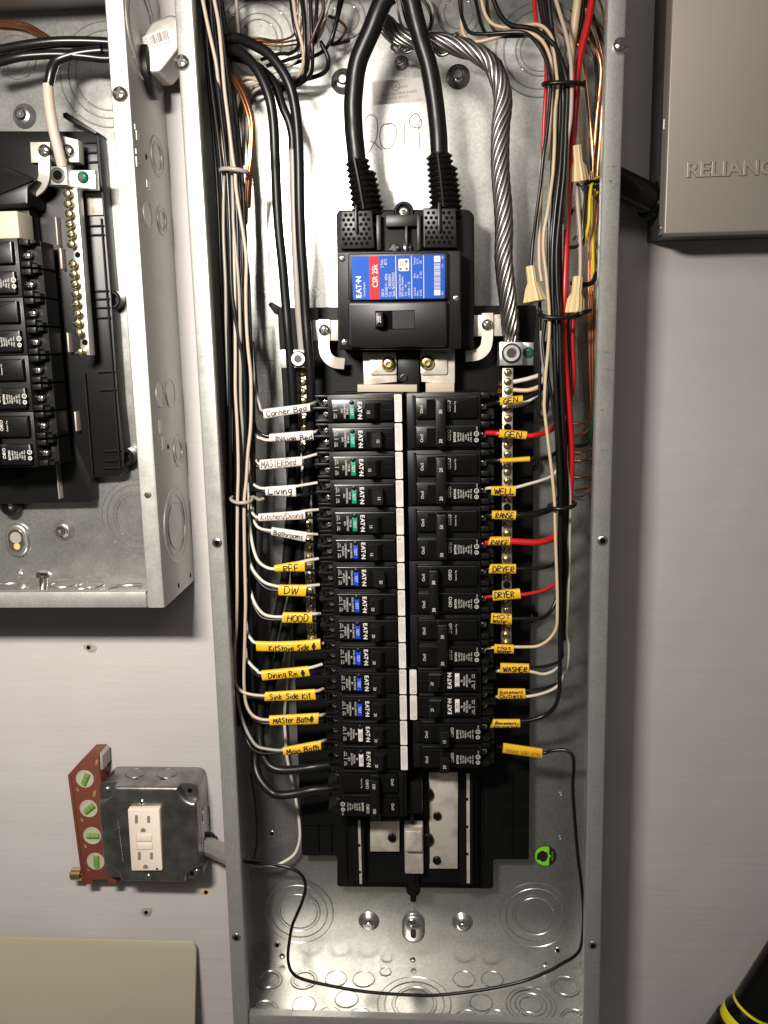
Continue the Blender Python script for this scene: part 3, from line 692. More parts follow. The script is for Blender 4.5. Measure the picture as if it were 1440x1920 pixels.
def std_breaker(name, label, cat_group, x0, ztop, poles, nums, state, printrow=None, flip=False, copybase=None):
    """standard breaker on the right column: x measured outward from the centre line; flip turns it half round"""
    H = PITCH*poles; zcen = ztop - H/2
    org = (x0, 36, ztop - H) if not flip else (-x0-40, 36, ztop-H)
    t = thing(name, label, 'circuit breaker', org, cat_group)
    T = (lambda p: (x0 + p[0], p[1], ztop + p[2])) if not flip else (lambda p: (-x0 - p[0], p[1], 2*zcen - (ztop + p[2])))
    g = G(T); g.bbox(2, 67, 36, 80, -H+.3, -.3, .7); g.bbox(5, 9.3, 79, 83, -H+2, -2, .4)
    mk('body', g, M['black'], t)
    fw = 86
    for k in range(poles):
        c = -PITCH*k - 12.7
        g = G(T); g.bbox(9.5, 64, 80, fw, c-9.6, c+9.4, 1.0, .6); fp = mk('face', g, M['gloss'], t)
        g = G(T); g.box(66.9, 80, 36, 62, c-11.8, c+11.8); g.bbox(66.9, 75, 62, 77, c+7.0, c+11.8, .6); g.bbox(66.9, 75, 62, 77, c-11.8, c-7.0, .6); g.box(75, 79.5, 60, 72, c-11.6, c-9); g.box(75, 79.5, 60, 72, c+9, c+11.6)
        tb = mk('terminal_block', g, M['black'], t)
        p = T((69.5, 66, c-1)); screw(tb, p, 3.6, 'zinc', 'c', 3.0, .5)
        g = G(T); dr = 'U' if not flip else 'U'
        def tx(s_, x, z, h, al='c', sx=.9, b=0):
            if not flip: g.text(s_, x, fw+.12, z, h, 'U', al, sx, b)
            else:
                g2 = G(); P_ = T((x, fw+.12, z)); g2.text(s_, P_[0], P_[1], P_[2], h, 'D', al, sx, b); o_ = len(g.v); g.v += g2.v; g.f += [tuple(i+o_ for i in f) for f in g2.f]; g.m += g2.m; g.fl += g2.fl
        tx('On/I', 15, c-1.5, 2.7, sx=1.0); tx('Off/O', 39.2, c+1, 2.9, sx=1.0)
        if (poles == 1) or (k == (1 if not flip else 0)):
            if not flip: fine_print(g, 44, c-.8, fw+.12)
            else:
                P_ = T((44, fw+.12, c-.8)); g2 = G(); fine_print(g2, P_[0], P_[2], P_[1], 'D', -1); o_ = len(g.v); g.v += g2.v; g.f += [tuple(i+o_ for i in f) for f in g2.f]; g.m += g2.m; g.fl += g2.fl
        elif poles == 2: tx('Common Trip', 44.4, c+.4, 1.3)
        mk('face_print', g, M['white'], fp, flat=True)
        g = G(T); g.box(19.5, 37, fw, fw+.1, c-7.5, c+7.2); mk('handle_slot', g, M['hole'], fp)
    hx0, hx1 = (20, 28.5) if state == 'on' else (27, 36.4)
    zt, zb_ = -12.7+8, -PITCH*(poles-1)-12.7-8
    if poles == 1: zt, zb_ = -12.7+6.5, -12.7-9.5
    g = G(T); g.bbox(hx0, hx1, 86, 97.5, zb_, zt, 1.2, .8)
    if poles == 2: g.bbox(hx0+1.5, hx1-1.5, 96.5, 98.2, zb_+2, zt-2, .6)
    h = mk('handle', g, M['black'], t)
    g = G()
    for k in range(poles):
        p = T(((hx0+hx1)/2, 98.35 if poles == 2 else 97.65, -PITCH*k-12.7-3.0)); g.text(nums, p[0], p[1], p[2], 3.0, 'U' if not flip else 'D', 'c', .9, 0 if state != 'on' else .015)
    mk('rating_mark', g, M['white'], h, flat=True)
    return t
GR2 = 'two-pole breakers in the right column'
std_breaker('two_pole_breaker', 'black double breaker marked 30, topmost in the right column, beside the GEN tags', GR2, 0, Z0, 2, '30', 'off')
std_breaker('two_pole_breaker', 'black double breaker marked 20 beside the WELL tag', GR2, 0, Z0-PITCH*2, 2, '20', 'off')
std_breaker('two_pole_breaker', 'black double breaker marked 50 beside the two range tags', GR2, 0, Z0-PITCH*4, 2, '50', 'off')
std_breaker('two_pole_breaker', 'black double breaker with handle switched inward, beside the DRYER tags', GR2, 0, Z0-PITCH*6, 2, '30', 'on')
std_breaker('two_pole_breaker', 'black double breaker marked 30 beside the two hot water tags', GR2, 0, Z0-PITCH*8, 2, '30', 'off')
std_breaker('single_breaker', 'black single breaker marked 15, second from the bottom of the right column', 'plain single breakers at the foot of the right column', 1, Z0-PITCH*12, 1, '15', 'off')
std_breaker('single_breaker', 'black single breaker marked 20 at the very bottom of the right column', 'plain single breakers at the foot of the right column', 1, Z0-PITCH*13, 1, '20', 'off')
std_breaker('two_pole_breaker', 'black double breaker marked 100 at the foot of the left column', 'two-pole breaker of the left column', 2, Z0-PITCH*14-.6, 2, '100', 'off', flip=True)
x, d, z = V(775, 1490, 60); g = G(); g.bbox(-4, x+9, 46, 66, z-17, z+17, 1); mk('breaker_clip', g, M['black'], base)

def arc_breaker(label, group, i, num, state, btn, right=False):
    """breaker with a test button; built as the left column stands; right turns it half round"""
    c = zc(i); zz = (lambda z: 2*c - z) if right else (lambda z: z)
    T = (lambda p: (-p[0] - 1.2, p[1], 2*c - p[2])) if right else (lambda p: p)
    dr = 'U' if right else 'D'
    t = thing('test_breaker', label, 'circuit breaker', (T((-40,36,c))[0], 36, c-12.7), group)
    g = G(T); g.bbox(-67, -1.6, 36, 80, c-12.3, c+12.3, .7); g.bbox(-9, -1.6, 80, 85.6, c-12.3, c+12.3, .6)
    mk('body', g, M['black'], t)
    g = G(T); g.bbox(-65, -9.6, 80, 86, c-10.6, c+8.8, 1.0, .6); fp = mk('face', g, M['gloss'], t)
    g = G(T); g.box(-80, -66.9, 36, 60, c-12, c+12)
    for (za, zb_, xl) in ((c+9.6, c+12, -80.5), (c-.9, c+1.4, -83), (c-12, c-9.8, -80.5)): g.bbox(xl, -66.9, 60, 75, za, zb_, .6)
    g.bbox(-68.5, -66.9, 60, 79, c-12, c+12, .4); g.box(-83, -80, 40, 66, c-4, c-1); g.box(-83.5, -80, 40, 66, c+2, c+5)
    tb = mk('terminal_block', g, M['black'], t)
    for k in (5.6, -5.4): screw(tb, T((-72, 66, c+k)), 3.3, 'zinc', 'c', 2.4)
    g = G(T); g.bbox(-48.4, -44.2, 85.9, 86.5, c-8.6, c+4.6, .2); bt = mk('test_button', g, M[btn], t)
    g = G(T); g.lathe((-46.4, 86, c+5.6), (0,1,0), [(2.1,0),(2.1,.9),(1.7,1.2),(.01,1.25)], 14); mk('indicator', g, M['black'], bt)
    p = T((-46.3, 86.6, c-2.4)); g = G(); g.text('TEST', p[0], p[1], p[2], 2.5, dr, 'c', .85); mk('button_print', g, M['white'] if btn != 'sticker' else M['ink'], bt, flat=True)
    g = G(); p = T((-39.2, 86.15, c-1.2)); logo(g, p[0], p[1], p[2], 3.6, dr, 1.05, L=14.5)
    L3 = {'green': ['TYPE BR','COMBINATION','AFCI'], 'bluebtn': ['DUAL PURPOSE','BR','COMBINATION','AFCI/GFCI'], 'sticker': ['BR','PERSONAL','PROTECTION','GFCI']}[btn]
    for k, s_ in enumerate(L3): p = T((-50.3 - k*2.5, 86.15, c-1.4)); g.text(s_, p[0], p[1], p[2], 1.75, dr, 'c', .78)
    for k, s_ in enumerate(['LOAD','NEUTRAL']):
        p = T((-60.3 - k*1.8, 86.15, c+3.6)); g.text(s_, p[0], p[1], p[2], 1.1, dr, 'c', .8)
        p = T((-60.3 - k*1.8, 86.15, c-6)); g.text('LOAD POWER'.split()[k], p[0], p[1], p[2], 1.1, dr, 'c', .8)
    a = T((-63, 86.15, c-1)); b = T((-59, 86.15, c-1)); g.ribbon([a, b], .35)
    mk('face_print', g, M['white'], fp, flat=True)
    g = G(T); g.box(-34, -20, 86, 86.1, c-8, c+5); mk('handle_slot', g, M['hole'], fp)
    g = G(T); g.box(-19, -10.4, 86, 86.25, c-1.6, c-1.2); g.box(-36.5, -34, 86, 86.25, c-1.6, c-1.2); g.box(-19, -10.4, 86, 86.25, c+4, c+4.3); mk('face_line', g, M['black'], fp)
    hx = (-33.8, -27.4) if state == 'L' else (-26.4, -20)
    hs = -1 if state == 'L' else 1
    # the toggle: a wedge leaning toward its side
    g = G(T); mid = -27
    x_out, x_in = (hx[0], hx[1]) if state == 'L' else (hx[1], hx[0])
    vs = []
    for z in (c-8, c+5):
        vs += [(mid + hs*1, 86, z), (mid - hs*5.5, 86, z), (mid - hs*1, 96, z), (x_out - hs*1.2, 97.2, z), (x_out, 95.5, z), (x_out, 86, z)] 
    g.add(vs, [tuple(range(6)), tuple(range(6,12))] + [(k,(k+1)%6,6+(k+1)%6,6+k) for k in range(6)])
    h = mk('handle', g, M['black'], t)
    g = G(); p = T((x_out - hs*3.0, 97.4, c-2.6)); g.text(num, p[0], p[1], p[2], 2.7, dr, 'c', .9); mk('rating_mark', g, M['white'], h, flat=True)
    g = G(T); g.prism(rrect(-8.6, -2.2, c-12.0, c+12.0, 1.0), 85.6, 86); ls = mk('label_strip', g, M['sticker'], t)
    g = G(); rr = random.Random(i)
    for k in range(5):
        z0_ = c + 6.2; p = T((-3.4 - k*1.05, 86.1, z0_)); q = T((-3.4 - k*1.05, 86.1, z0_ - rr.uniform(9, 16))); g.ribbon([p, q], .32)
    p = T((-5.6, 86.1, c+9)); n = 12
    g.add([(p[0]+1.8*cos(2*pi*k/n), p[1], p[2]+1.8*sin(2*pi*k/n)) for k in range(n)]+[(p[0]+1.35*cos(2*pi*k/n), p[1], p[2]+1.35*sin(2*pi*k/n)) for k in range(n)], [(k,(k+1)%n,n+(k+1)%n,n+k) for k in range(n)])
    g.text('UL', p[0], p[1], p[2], 1.2, dr, 'c', .9); g.text('LISTED', p[0]+1.9*(-1 if right else 1)*-1, p[1], p[2]-.2, .8, dr, 'c', .9)
    mk('strip_print', g, M['greyprint'], ls, flat=True)
    return t
GL = 'test-button breakers of the left column'
LB = [('green','15','L','green-button breaker level with the Corner Bed tag, topmost of the left column'),('green','15','R','green-button breaker level with the Inside Bed tag, handle thrown inward'),
 ('green','15','L','green-button breaker level with the Master Bed tag'),('green','15','R','green-button breaker level with the Living tag, handle thrown inward'),
 ('green','15','L','green-button breaker level with the Kitchen/Dining tag, lowest green one'),('bluebtn','15','L','blue-button breaker marked 15, just right of the Bathrooms tag'),
 ('bluebtn','20','R','blue-button breaker level with the REF tag, handle thrown inward'),('bluebtn','20','L','blue-button breaker level with the DW tag'),
 ('bluebtn','20','L','blue-button breaker level with the HOOD tag'),('bluebtn','20','L','blue-button breaker level with the long Kit Stove Side tag'),
 ('bluebtn','20','L','blue-button breaker level with the Dining Rm tag'),('bluebtn','20','L','blue-button breaker level with the Sink Side Kit tag, lowest blue one'),
 ('sticker','20','L','white-button breaker of the left column level with the Master Bath tag'),('sticker','20','L','white-button breaker level with the Main Bath tag, lowest of the left column')]
for i, (b, n_, s_, l_) in enumerate(LB): arc_breaker('black ' + l_, GL, i, n_, s_, b)
arc_breaker('black white-button breaker in the right column, beside the WASHER tag', 'white-button breakers of the right column', 10, '20', 'R', 'sticker', True)
arc_breaker('black white-button breaker in the right column, beside the Basement Outlets tag', 'white-button breakers of the right column', 11, '20', 'R', 'sticker', True)

# ------------------------------------------------------------------ wires
def clampx(p, lim=177.5):
    return (max(-lim, min(lim, p[0])), p[1], p[2])
def wpath(pts, clamp=True): return [clampx(V(*p)) if clamp else V(*p) for p in pts]
def wire(pts, r, mt, label, group=None, parent=None, name='wire', cat='wire', seg=8, n=5, clamp=True, r2=None):
    g = G(); g.tube(wpath(pts, clamp), r, seg, n=n, r2=r2)
    if parent is None: return mk(name, g, M[mt], None, label, cat, group, ang=80)
    return mk(name, g, M[mt], parent, ang=80)

# stroke letters for the felt-pen tags
F = {
'A':[[(0,0),(2,6),(4,0)],[(.8,2.2),(3.3,2.4)]],'B':[[(0,0),(.1,6)],[(0,6),(2.6,5.8),(3,4.4),(.2,3.1)],[(.2,3.1),(3.4,2.6),(3.4,.6),(0,0)]],
'C':[[(3.8,5),(2,6),(.3,4.4),(.2,1.6),(2,0),(3.9,1)]],'D':[[(.3,0),(.3,6)],[(-.2,5.8),(2.6,5.6),(4,3.4),(3,.8),(0,0)]],'E':[[(3.4,6),(.2,6),(0,0),(3.6,0)],[(0,3.1),(2.8,3.2)]],
'F':[[(3.6,6),(.2,5.9),(0,0)],[(0,3.2),(2.8,3.3)]],'G':[[(3.8,5.2),(2,6),(.2,4.2),(.2,1.4),(2,0),(3.8,1.4),(3.8,2.8),(2.2,2.7)]],'H':[[(0,0),(.2,6)],[(3.6,0),(3.8,6)],[(0,3),(3.8,3.2)]],
'I':[[(1,0),(1,6)],[(0,6),(2.2,6)],[(0,0),(2.2,0)]],'K':[[(.2,0),(.2,6)],[(3.6,5.6),(.4,2.6),(3.8,0)]],'L':[[(.3,6),(0,0),(3.8,.3)]],'M':[[(0,0),(.6,6),(2.2,2),(3.8,6),(4.4,0)]],
'N':[[(0,0),(.2,6),(3.6,.2),(3.8,6.2)]],'O':[[(2,6),(.3,4.6),(.2,1.4),(2,0),(3.7,1.4),(3.8,4.6),(2,6)]],'R':[[(0,0),(.2,6)],[(0,6),(3,5.8),(3.2,4),(.3,3),(3.8,0)]],
'S':[[(3.6,5.3),(2,6),(.4,4.8),(2,3.2),(3.6,1.6),(2,0),(.2,.7)]],'T':[[(2,0),(2,6)],[(0,6),(4,6)]],'W':[[(0,6),(1.1,0),(2.3,4.5),(3.5,0),(4.8,6.4)]],'Y':[[(0,6),(1.9,3),(3.9,6.2)],[(1.9,3),(1.5,-.2)]],
'a':[[(3,3.4),(1.4,4),(.2,2),(1.2,.1),(2.8,1.6),(3,3.8)],[(3,3.8),(3,.8),(3.6,0)]],'b':[[(.2,6),(.2,.2)],[(.2,2.6),(1.8,3.8),(3,2),(1.6,0),(.2,.6)]],'c':[[(2.8,3.4),(1.4,4),(.2,2),(1.4,0),(2.9,.8)]],
'd':[[(3,2.8),(1.4,3.8),(.2,1.8),(1.4,0),(3,1.4)],[(3,6.2),(3,0)]],'e':[[(.2,2),(2.8,2.4),(2.2,3.9),(.8,3.6),(.2,1.6),(1.4,0),(3,.7)]],'g':[[(2.8,3.6),(1.2,3.9),(.3,2.2),(1.4,.8),(2.8,2.2),(2.8,3.8)],[(2.8,3.4),(2.6,-1.2),(.8,-1.6)]],
'h':[[(.2,6),(.2,0)],[(.2,2.6),(1.8,3.9),(2.8,2.6),(2.8,0)]],'i':[[(.6,3.8),(.6,0)],[(.6,5.3),(.75,5.5)]],'k':[[(.2,6),(.2,0)],[(2.6,3.8),(.4,1.8),(2.9,0)]],'m':[[(0,0),(.2,3.8)],[(.2,2.6),(1.4,3.9),(1.9,0)],[(1.9,2.6),(3.2,3.9),(3.8,0)]],
'n':[[(.1,0),(.2,3.8)],[(.2,2.6),(1.8,3.9),(2.7,2.4),(2.8,0)]],'o':[[(1.5,4),(.2,2.8),(.4,.8),(1.6,0),(2.9,1.2),(2.8,3.1),(1.5,4)]],'r':[[(.2,0),(.2,3.8)],[(.2,2.4),(1.4,3.7),(2.6,3.5)]],
's':[[(2.6,3.4),(1.4,4),(.5,3),(2.3,1.3),(1.6,0),(.2,.4)]],'t':[[(1.2,5.6),(1.2,.6),(2.3,.1)],[(0,3.9),(2.6,4)]],'u':[[(.2,3.8),(.3,.8),(1.6,0),(2.8,1.4)],[(2.8,3.8),(2.9,0)]],'v':[[(.1,3.8),(1.3,0),(2.9,4)]],
'y':[[(.1,3.8),(1.4,1)],[(2.9,4),(1.2,-1),(.2,-1.8)]],'/':[[(0,-1),(2.6,6.6)]],'l':[[(.5,6),(.5,0)]],'%':[[(2,5),(.4,3.8),(.4,1.6),(2,.6),(3.5,1.8),(3.5,3.8),(2,5)],[(1.5,6.4),(1.4,-.8)],[(2.6,6.4),(2.5,-.8)]],'-':[[(0,1),(3.4,1.2)]]}
ADV = {'i':1.8,'l':1.8,'I':3,' ':3.2,'m':4.9,'M':5.3,'W':5.6,'/':3.2,'r':3.4,'t':3.3}
def write(g, f, text, u0, u1, v0, v1, w, seed=0, mi=0):
    """f(u,v)->point; u0..u1 along, v0 baseline, v1 cap line"""
    rr = random.Random(seed); tot = sum(ADV.get(c, 4.9 if c.isupper() else 4.0) for c in text); x = 0
    for c in text:
        a = ADV.get(c, 4.9 if c.isupper() else 4.0); dy = rr.uniform(-.35,.35); sc_ = rr.uniform(.9,1.06); sl = rr.uniform(-.06,.1)
        for s_ in F.get(c, []):
            P = [( (x + (px + py*sl))/tot, (py*sc_ + dy)/6 ) for px, py in s_]
            Q = smooth_pts([(a_, 0, b_) for a_, b_ in P], 4) if len(P) > 2 else [Vector((P[0][0],0,P[0][1])).lerp(Vector((P[1][0],0,P[1][1])), k_/6) for k_ in range(7)]
            g.ribbon([f(u0+(u1-u0)*q.x, v0+(v1-v0)*q.z) for q in Q], w, mi)
        x += a
def tagged(name_lines, corners, d, mt, wires, label, group, ink='ink', pen_w=.85, area=(.06,.94,-.55,.6), th=2.6, sag=0.0, seed=1):
    """a bound pair of wires with a wrap-round tag: one thing"""
    TL, TR, BR, BL = [Vector(XZ(*p, d)) for p in corners]
    def f(u, v, off=0.0):
        a = TL*(1-u)+TR*u; b = BL*(1-u)+BR*u; t = (1-v)/2; p = a*(1-t)+b*t
        dd = th*sqrt(max(0.0, 1-abs(v)**3)); return Vector((p.x, d + dd + off, p.y - sag*4*u*(1-u)))
    th = max([th]+[w_[1]+.9 for w_ in wires]); cen = f(.5, 0)
    t = thing('tagged_wires', label, 'tagged wires', cen, group)
    g = G(); NU, NV = 10, 16; vs = []; fs = []
    for i in range(NU+1):
        u = i/NU
        for k in range(NV):
            a = 2*pi*k/NV; v = sin(a); p = f(u, v*.999); dd = p.y - d
            vs.append((p.x, d + (dd if cos(a) >= 0 else -dd*.8) + .12*sin(u*17+k), p.z))
    for i in range(NU):
        for k in range(NV):
            j = (k+1) % NV; fs.append((i*NV+k, i*NV+j, (i+1)*NV+j, (i+1)*NV+k))
    fs += [tuple(range(NV)), tuple(NU*NV+k for k in range(NV))]
    g.add(vs, fs); tg = mk('tag', g, M[mt], t, ang=60)
    if name_lines:
        g = G(); n = len(name_lines)
        for k, s_ in enumerate(name_lines):
            hi = area[3] - (area[3]-area[2])*k/n; lo = area[3] - (area[3]-area[2])*(k+.82)/n if n > 1 else area[2]
            write(g, lambda u, v: f(u, v, .28), s_, area[0], area[1], lo, hi, pen_w, seed*7+k)
        mk('writing', g, M[ink], tg, flat=True)
    for (pts, r, wm) in wires: wire(pts, r, wm, None, parent=t, n=5)
    return t
WL, YL = 'white tags on the left wires', 'yellow tags on the left wires'
dl = 76
rw = 1.35
def lt(lines, cr, mt, wires, label, **k):
    tagged(lines, cr, dl, mt, wires, label, WL if mt == 'wlabel' else YL, **k)
lt(['Corner Bed'], [(494.6,766.7),(581,756),(582.5,771.5),(495.5,785.7)], 'wlabel',
   [([(472,640,60),(476,700,66),(480,733,70),(486.7,758,75),(495,771,76),(540,767,76),(581,758,76),(592,754,70)],rw,'wgray'),([(474,640,55),(482,740,68),(492,776,74),(540,772,75),(583,766,74),(590,766,66)],rw,'wblack')], 'white tag reading Corner Bed round a white and a black wire', seed=1)
lt(['INside Bed'], [(505.9,813.3),(586.6,806.5),(589,825),(506,828.5)], 'wlabel',
   [([(474,780,60),(480,815,70),(490,822,75),(506,825,76),(550,819,76),(586,811,76),(594,808,70)],rw,'wwhite'),([(472,770,62),(479,803,70),(490,813,74),(506,818,74.5),(550,815,74.5),(588,816,72),(594,818,66)],1.7,'wblack')], 'white tag reading Inside Bed below the Corner Bed tag', area=(.13,.99,-.9,.25), seed=2)
lt(['MASTERBed'], [(487.4,862),(566.5,855.5),(567.5,873.6),(488,881.8)], 'wlabel',
   [([(472,800,50),(474,840,60),(480,864,70),(488,870,75),(530,866,76),(567,859,76),(594,851.5,70)],rw,'wwhite'),([(470,830,58),(473,858,68),(481,871,75),(490,875,76),(567,870,75),(588,873,68)],rw,'wblack')], 'white tag reading Master Bed on a black and a white wire', area=(.04,.86,-.55,.75), ink='inkbrown', pen_w=.7, seed=3)
lt(['Living'], [(498,912.5),(554.5,908.6),(555.8,931.5),(499,929)], 'wlabel',
   [([(468,860,60),(470,895,66),(474.7,907,70),(485,914,75),(498,916,76),(530,916,76),(554,912,76),(595,905,70)],rw,'wwhite'),([(467,880,58),(475.6,915.6,68),(487,921,73),(498,922,75),(555,928,75),(575,928,72),(590,924.5,66)],rw,'wgrey')], 'short white tag reading Living', area=(.1,.9,-.5,.75), pen_w=1.0, seed=4)
lt(['Kitchen/Dining'], [(485,963),(572.4,956.6),(573.3,973.7),(486,977.6)], 'wlabel',
   [([(468,930,62),(470,950,68),(474,962.5,72),(479,968,75),(486,970,76),(530,966,76),(572,958,76),(597,955.5,70)],rw,'wwhite'),([(467,935,56),(470,958,66),(478,973,74),(487,975,75),(573,971,75),(598,971,66)],rw,'wgrey')], 'white tag reading Kitchen/Dining above the Bathrooms tag', area=(.05,.97,-.5,.75), ink='inkbrown', pen_w=.65, seed=5)
lt(['Bathrooms'], [(510,988),(576.6,997.5),(572.4,1016),(508.6,1003)], 'wlabel',
   [([(472,945,62),(476.6,970,70),(478.4,981,73),(487,990.6,75),(508.5,995,76),(540,998,76),(576,1001,76),(595,1002,70)],rw,'wwhite'),([(473,960,58),(482,990,70),(500,998,74),(540,1004,75),(573,1012,75),(594,1018.5,66)],rw,'wgrey')], 'white tag reading Bathrooms, lowest of the white tags', area=(.08,.94,-.55,.5), pen_w=.8, seed=6)
lt(['REF'], [(514.4,1059.3),(571.4,1049.6),(572.7,1072),(516.4,1071.8)], 'ylabel',
   [([(464,900,60),(467,955,64),(469,992.5,68),(475.6,1030,72),(485,1052.5,75),(500,1064,76),(516,1066.6,76),(540,1062,76),(572,1052,76),(597,1047.5,70)],1.5,'wwhite'),([(466,960,58),(470,1010,64),(480,1050,70),(500,1066,74),(520,1069,75),(572,1068,75),(600,1072,66)],rw,'wgrey')], 'yellow tag reading REF, topmost yellow tag on the left', area=(.3,.85,-.9,.55), pen_w=1.0, seed=7)
lt(['DW'], [(522.8,1096),(576,1096),(573,1118.6),(522.8,1116.7)], 'ylabel',
   [([(463,1000,60),(466,1039,64),(472,1064,70),(485,1082.5,74),(500,1094,76),(523.4,1100,76),(550,1102,76),(576,1099,76),(598.5,1096.4,70)],1.5,'wwhite'),([(464,1010,58),(468,1049,62),(474,1073,68),(487,1092,73),(502,1104,75),(523,1108,75),(573,1114,75),(598,1117,66)],1.5,'wgrey')], 'yellow tag reading DW', area=(.2,.75,-.55,.75), pen_w=.9, seed=8)
lt(['HOOD'], [(531,1147.6),(585.6,1148.2),(586,1168),(529,1167.6)], 'ylabel',
   [([(462,1040,60),(464,1077,64),(470,1109,69),(479,1133,74),(492.5,1150,76),(507.5,1155.6,76),(530,1156.5,76),(585,1151.5,76),(600,1150.5,70)],1.5,'wwhite'),([(462,1060,58),(465,1094,63),(474,1130,69),(488,1155,74),(507,1162,75),(530,1162,75),(586,1164,75),(600,1165,66)],1.5,'wgrey')], 'yellow tag reading HOOD', area=(.17,.9,-.6,.7), pen_w=1.0, seed=9)
lt(['KitStove Side %'], [(481,1201.7),(600.6,1197.4),(602,1217.8),(481.6,1220.7)], 'ylabel',
   [([(460,1160,64),(465,1187.5,70),(470,1197,74),(482,1206,76),(530,1211,76),(590,1208,74),(606,1206,70)],1.5,'wwhite'),([(460,1165,58),(466,1195,66),(478,1208,73),(540,1216,74),(600,1213,72)],rw,'wblack')], 'long yellow tag reading Kit Stove Side', area=(.2,.92,-.7,.35), sag=1.2, pen_w=1.0, seed=10)
lt(['Dining Rm %'], [(489.7,1257),(578,1248.4),(582.5,1267.8),(493.2,1276)], 'ylabel',
   [([(460,1215,64),(463,1235,68),(472,1248,73),(482,1257,76),(490,1262,76),(530,1260,76),(579,1252.5,76),(604,1245.5,70)],1.5,'wwhite'),([(461,1225,58),(470,1252,68),(488,1268,74),(540,1266,75),(582,1263,75),(602,1262,66)],rw,'wblack')], 'yellow tag reading Dining Rm', area=(.14,.9,-.55,.5), pen_w=.95, seed=11)
lt(['Sink Side Kit'], [(497.5,1297.4),(590.2,1291.5),(593.4,1312.3),(496.5,1314.3)], 'ylabel',
   [([(437,425,80),(440,522,80),(441,600,80),(441.5,667,80),(441.5,733,80),(445,800,80),(447,880,80),(445.6,936,80),(444.7,1030,78),(444.7,1105,76),(443,1180,74),(438.5,1230,70),(437,1262,70),(442.5,1283,72),(453,1296,75),(470,1302,76),(498,1304.5,76),(540,1302,76),(591.5,1296,76),(606,1291.5,70)],1.55,'wbeige'),([(440,1270,60),(455,1302,70),(498,1309,74),(592,1306,74),(606,1306,68)],rw,'wblack')], 'yellow tag reading Sink Side Kit', area=(.1,.92,-.5,.55), pen_w=.95, seed=12)
lt(['MASter Bath%'], [(505.3,1341.5),(598.2,1336.2),(596.7,1357.6),(506.6,1360)], 'ylabel',
   [([(402,0,84),(410,44,84),(415.5,100,84),(421,167,84),(429,233,84),(437,300,84),(441,322,84),(443,356,84),(451,407,84),(458,451,84),(462,489,84),(461,544,84),(462,600,84),(465,650,84),(470,700,84),(471,750,84),(470,800,84),(465,850,84),(462,900,82),(458,946,82),(459,1049,80),(460.6,1124,80),(460,1161,79),(459,1210,78),(457.5,1260,76),(458,1287,75),(461,1317,74),(470,1337,75),(484,1347,76),(505,1350,76),(550,1348,76),(598,1341.6,76),(608,1339.4,70)],1.6,'wbeige'),([(462,1310,64),(472,1343,70),(486,1354,74),(506,1356.5,75),(597,1352,74),(608,1352,68)],rw,'wblack')], 'yellow tag reading Master Bath', area=(.08,.9,-.4,.6), pen_w=1.0, seed=13)
lt(['Main Bath'], [(530.2,1401),(602,1387.4),(602.9,1405.7),(532.5,1416)], 'ylabel',
   [([(441,1200,60),(441,1260,62),(444.6,1300,66),(449,1329,68),(459,1362,71),(472,1387,74),(484,1400,75),(505,1405,76),(531,1406.5,76),(570,1399,76),(602,1390,76),(611,1387.8,70)],1.55,'wgray'),([(446,1320,56),(460,1380,64),(482,1410,72),(530,1411,74),(603,1401,74),(612,1400,68)],rw,'wblack')], 'yellow tag reading Main Bath, lowest tag on the left', area=(.1,.96,-.75,.5), pen_w=1.05, seed=14)
YR = 'yellow tags on the right wires'
dr_ = 72
def rt(lines, cr, wires, label, **k): tagged(lines, cr, dr_, 'ylabel', wires, label, YR, **k)
rt(['GEN'], [(936.8,744.9),(979.6,741),(980,755),(938,761)], [([(911,760,64),(925,757,68),(938,753,72),(980,748,72),(995,742.5,70),(1012,733,66),(1022,715,60),(1026,680,56)],2.1,'wblack')], 'yellow tag reading GEN on a black wire at the top right of the breakers', area=(.14,.8,-.6,.65), pen_w=1.0, seed=21)
rt(['GEN'], [(936.8,804.6),(988.3,808.5),(985.4,824),(935,820.7)], [([(908,811,64),(925,812,69),(938,813,72),(987,817,72),(1003,816,71),(1022,811,66),(1040,800,60),(1060,770,54),(1072,735,54),(1075,697,54),(1073,647,54),(1074,606,54),(1074,585,54)],2.4,'wred')], 'yellow tag reading GEN on a red wire', area=(.2,.85,-.65,.65), pen_w=1.0, seed=22)
rt([], [(938,859),(992.8,855.5),(993.4,865.4),(938.7,868)], [([(909,864,64),(938,863,72),(993,860,72),(1010,860,70),(1030,856.5,64),(1048,845,56)],2.0,'wblack')], 'thin yellow tag without writing on a black wire above the WELL tag', th=1.9, seed=23)
rt(['WELL'], [(921.8,911.5),(967,910.6),(966,930.6),(921,929)], [([(907,917,64),(921,915,70),(940,917,72),(967,914,72),(993,907,70),(1014,901,67),(1034,893,62),(1046,880,58)],1.5,'wwhite')], 'yellow tag reading WELL on a white wire', area=(.12,.98,-.6,.6), pen_w=1.1, seed=24)
rt(['RANSE'], [(922.4,957.2),(967.5,957.2),(966,975),(922,973.4)], [([(908,968,64),(922,966,70),(968,966,72),(993,965,70),(1014,961,67),(1037,951,62),(1052,930,58)],3.1,'wblack')], 'yellow tag reading RANGE on a thick black wire', area=(.15,.93,-.5,.65), pen_w=1.0, seed=25)
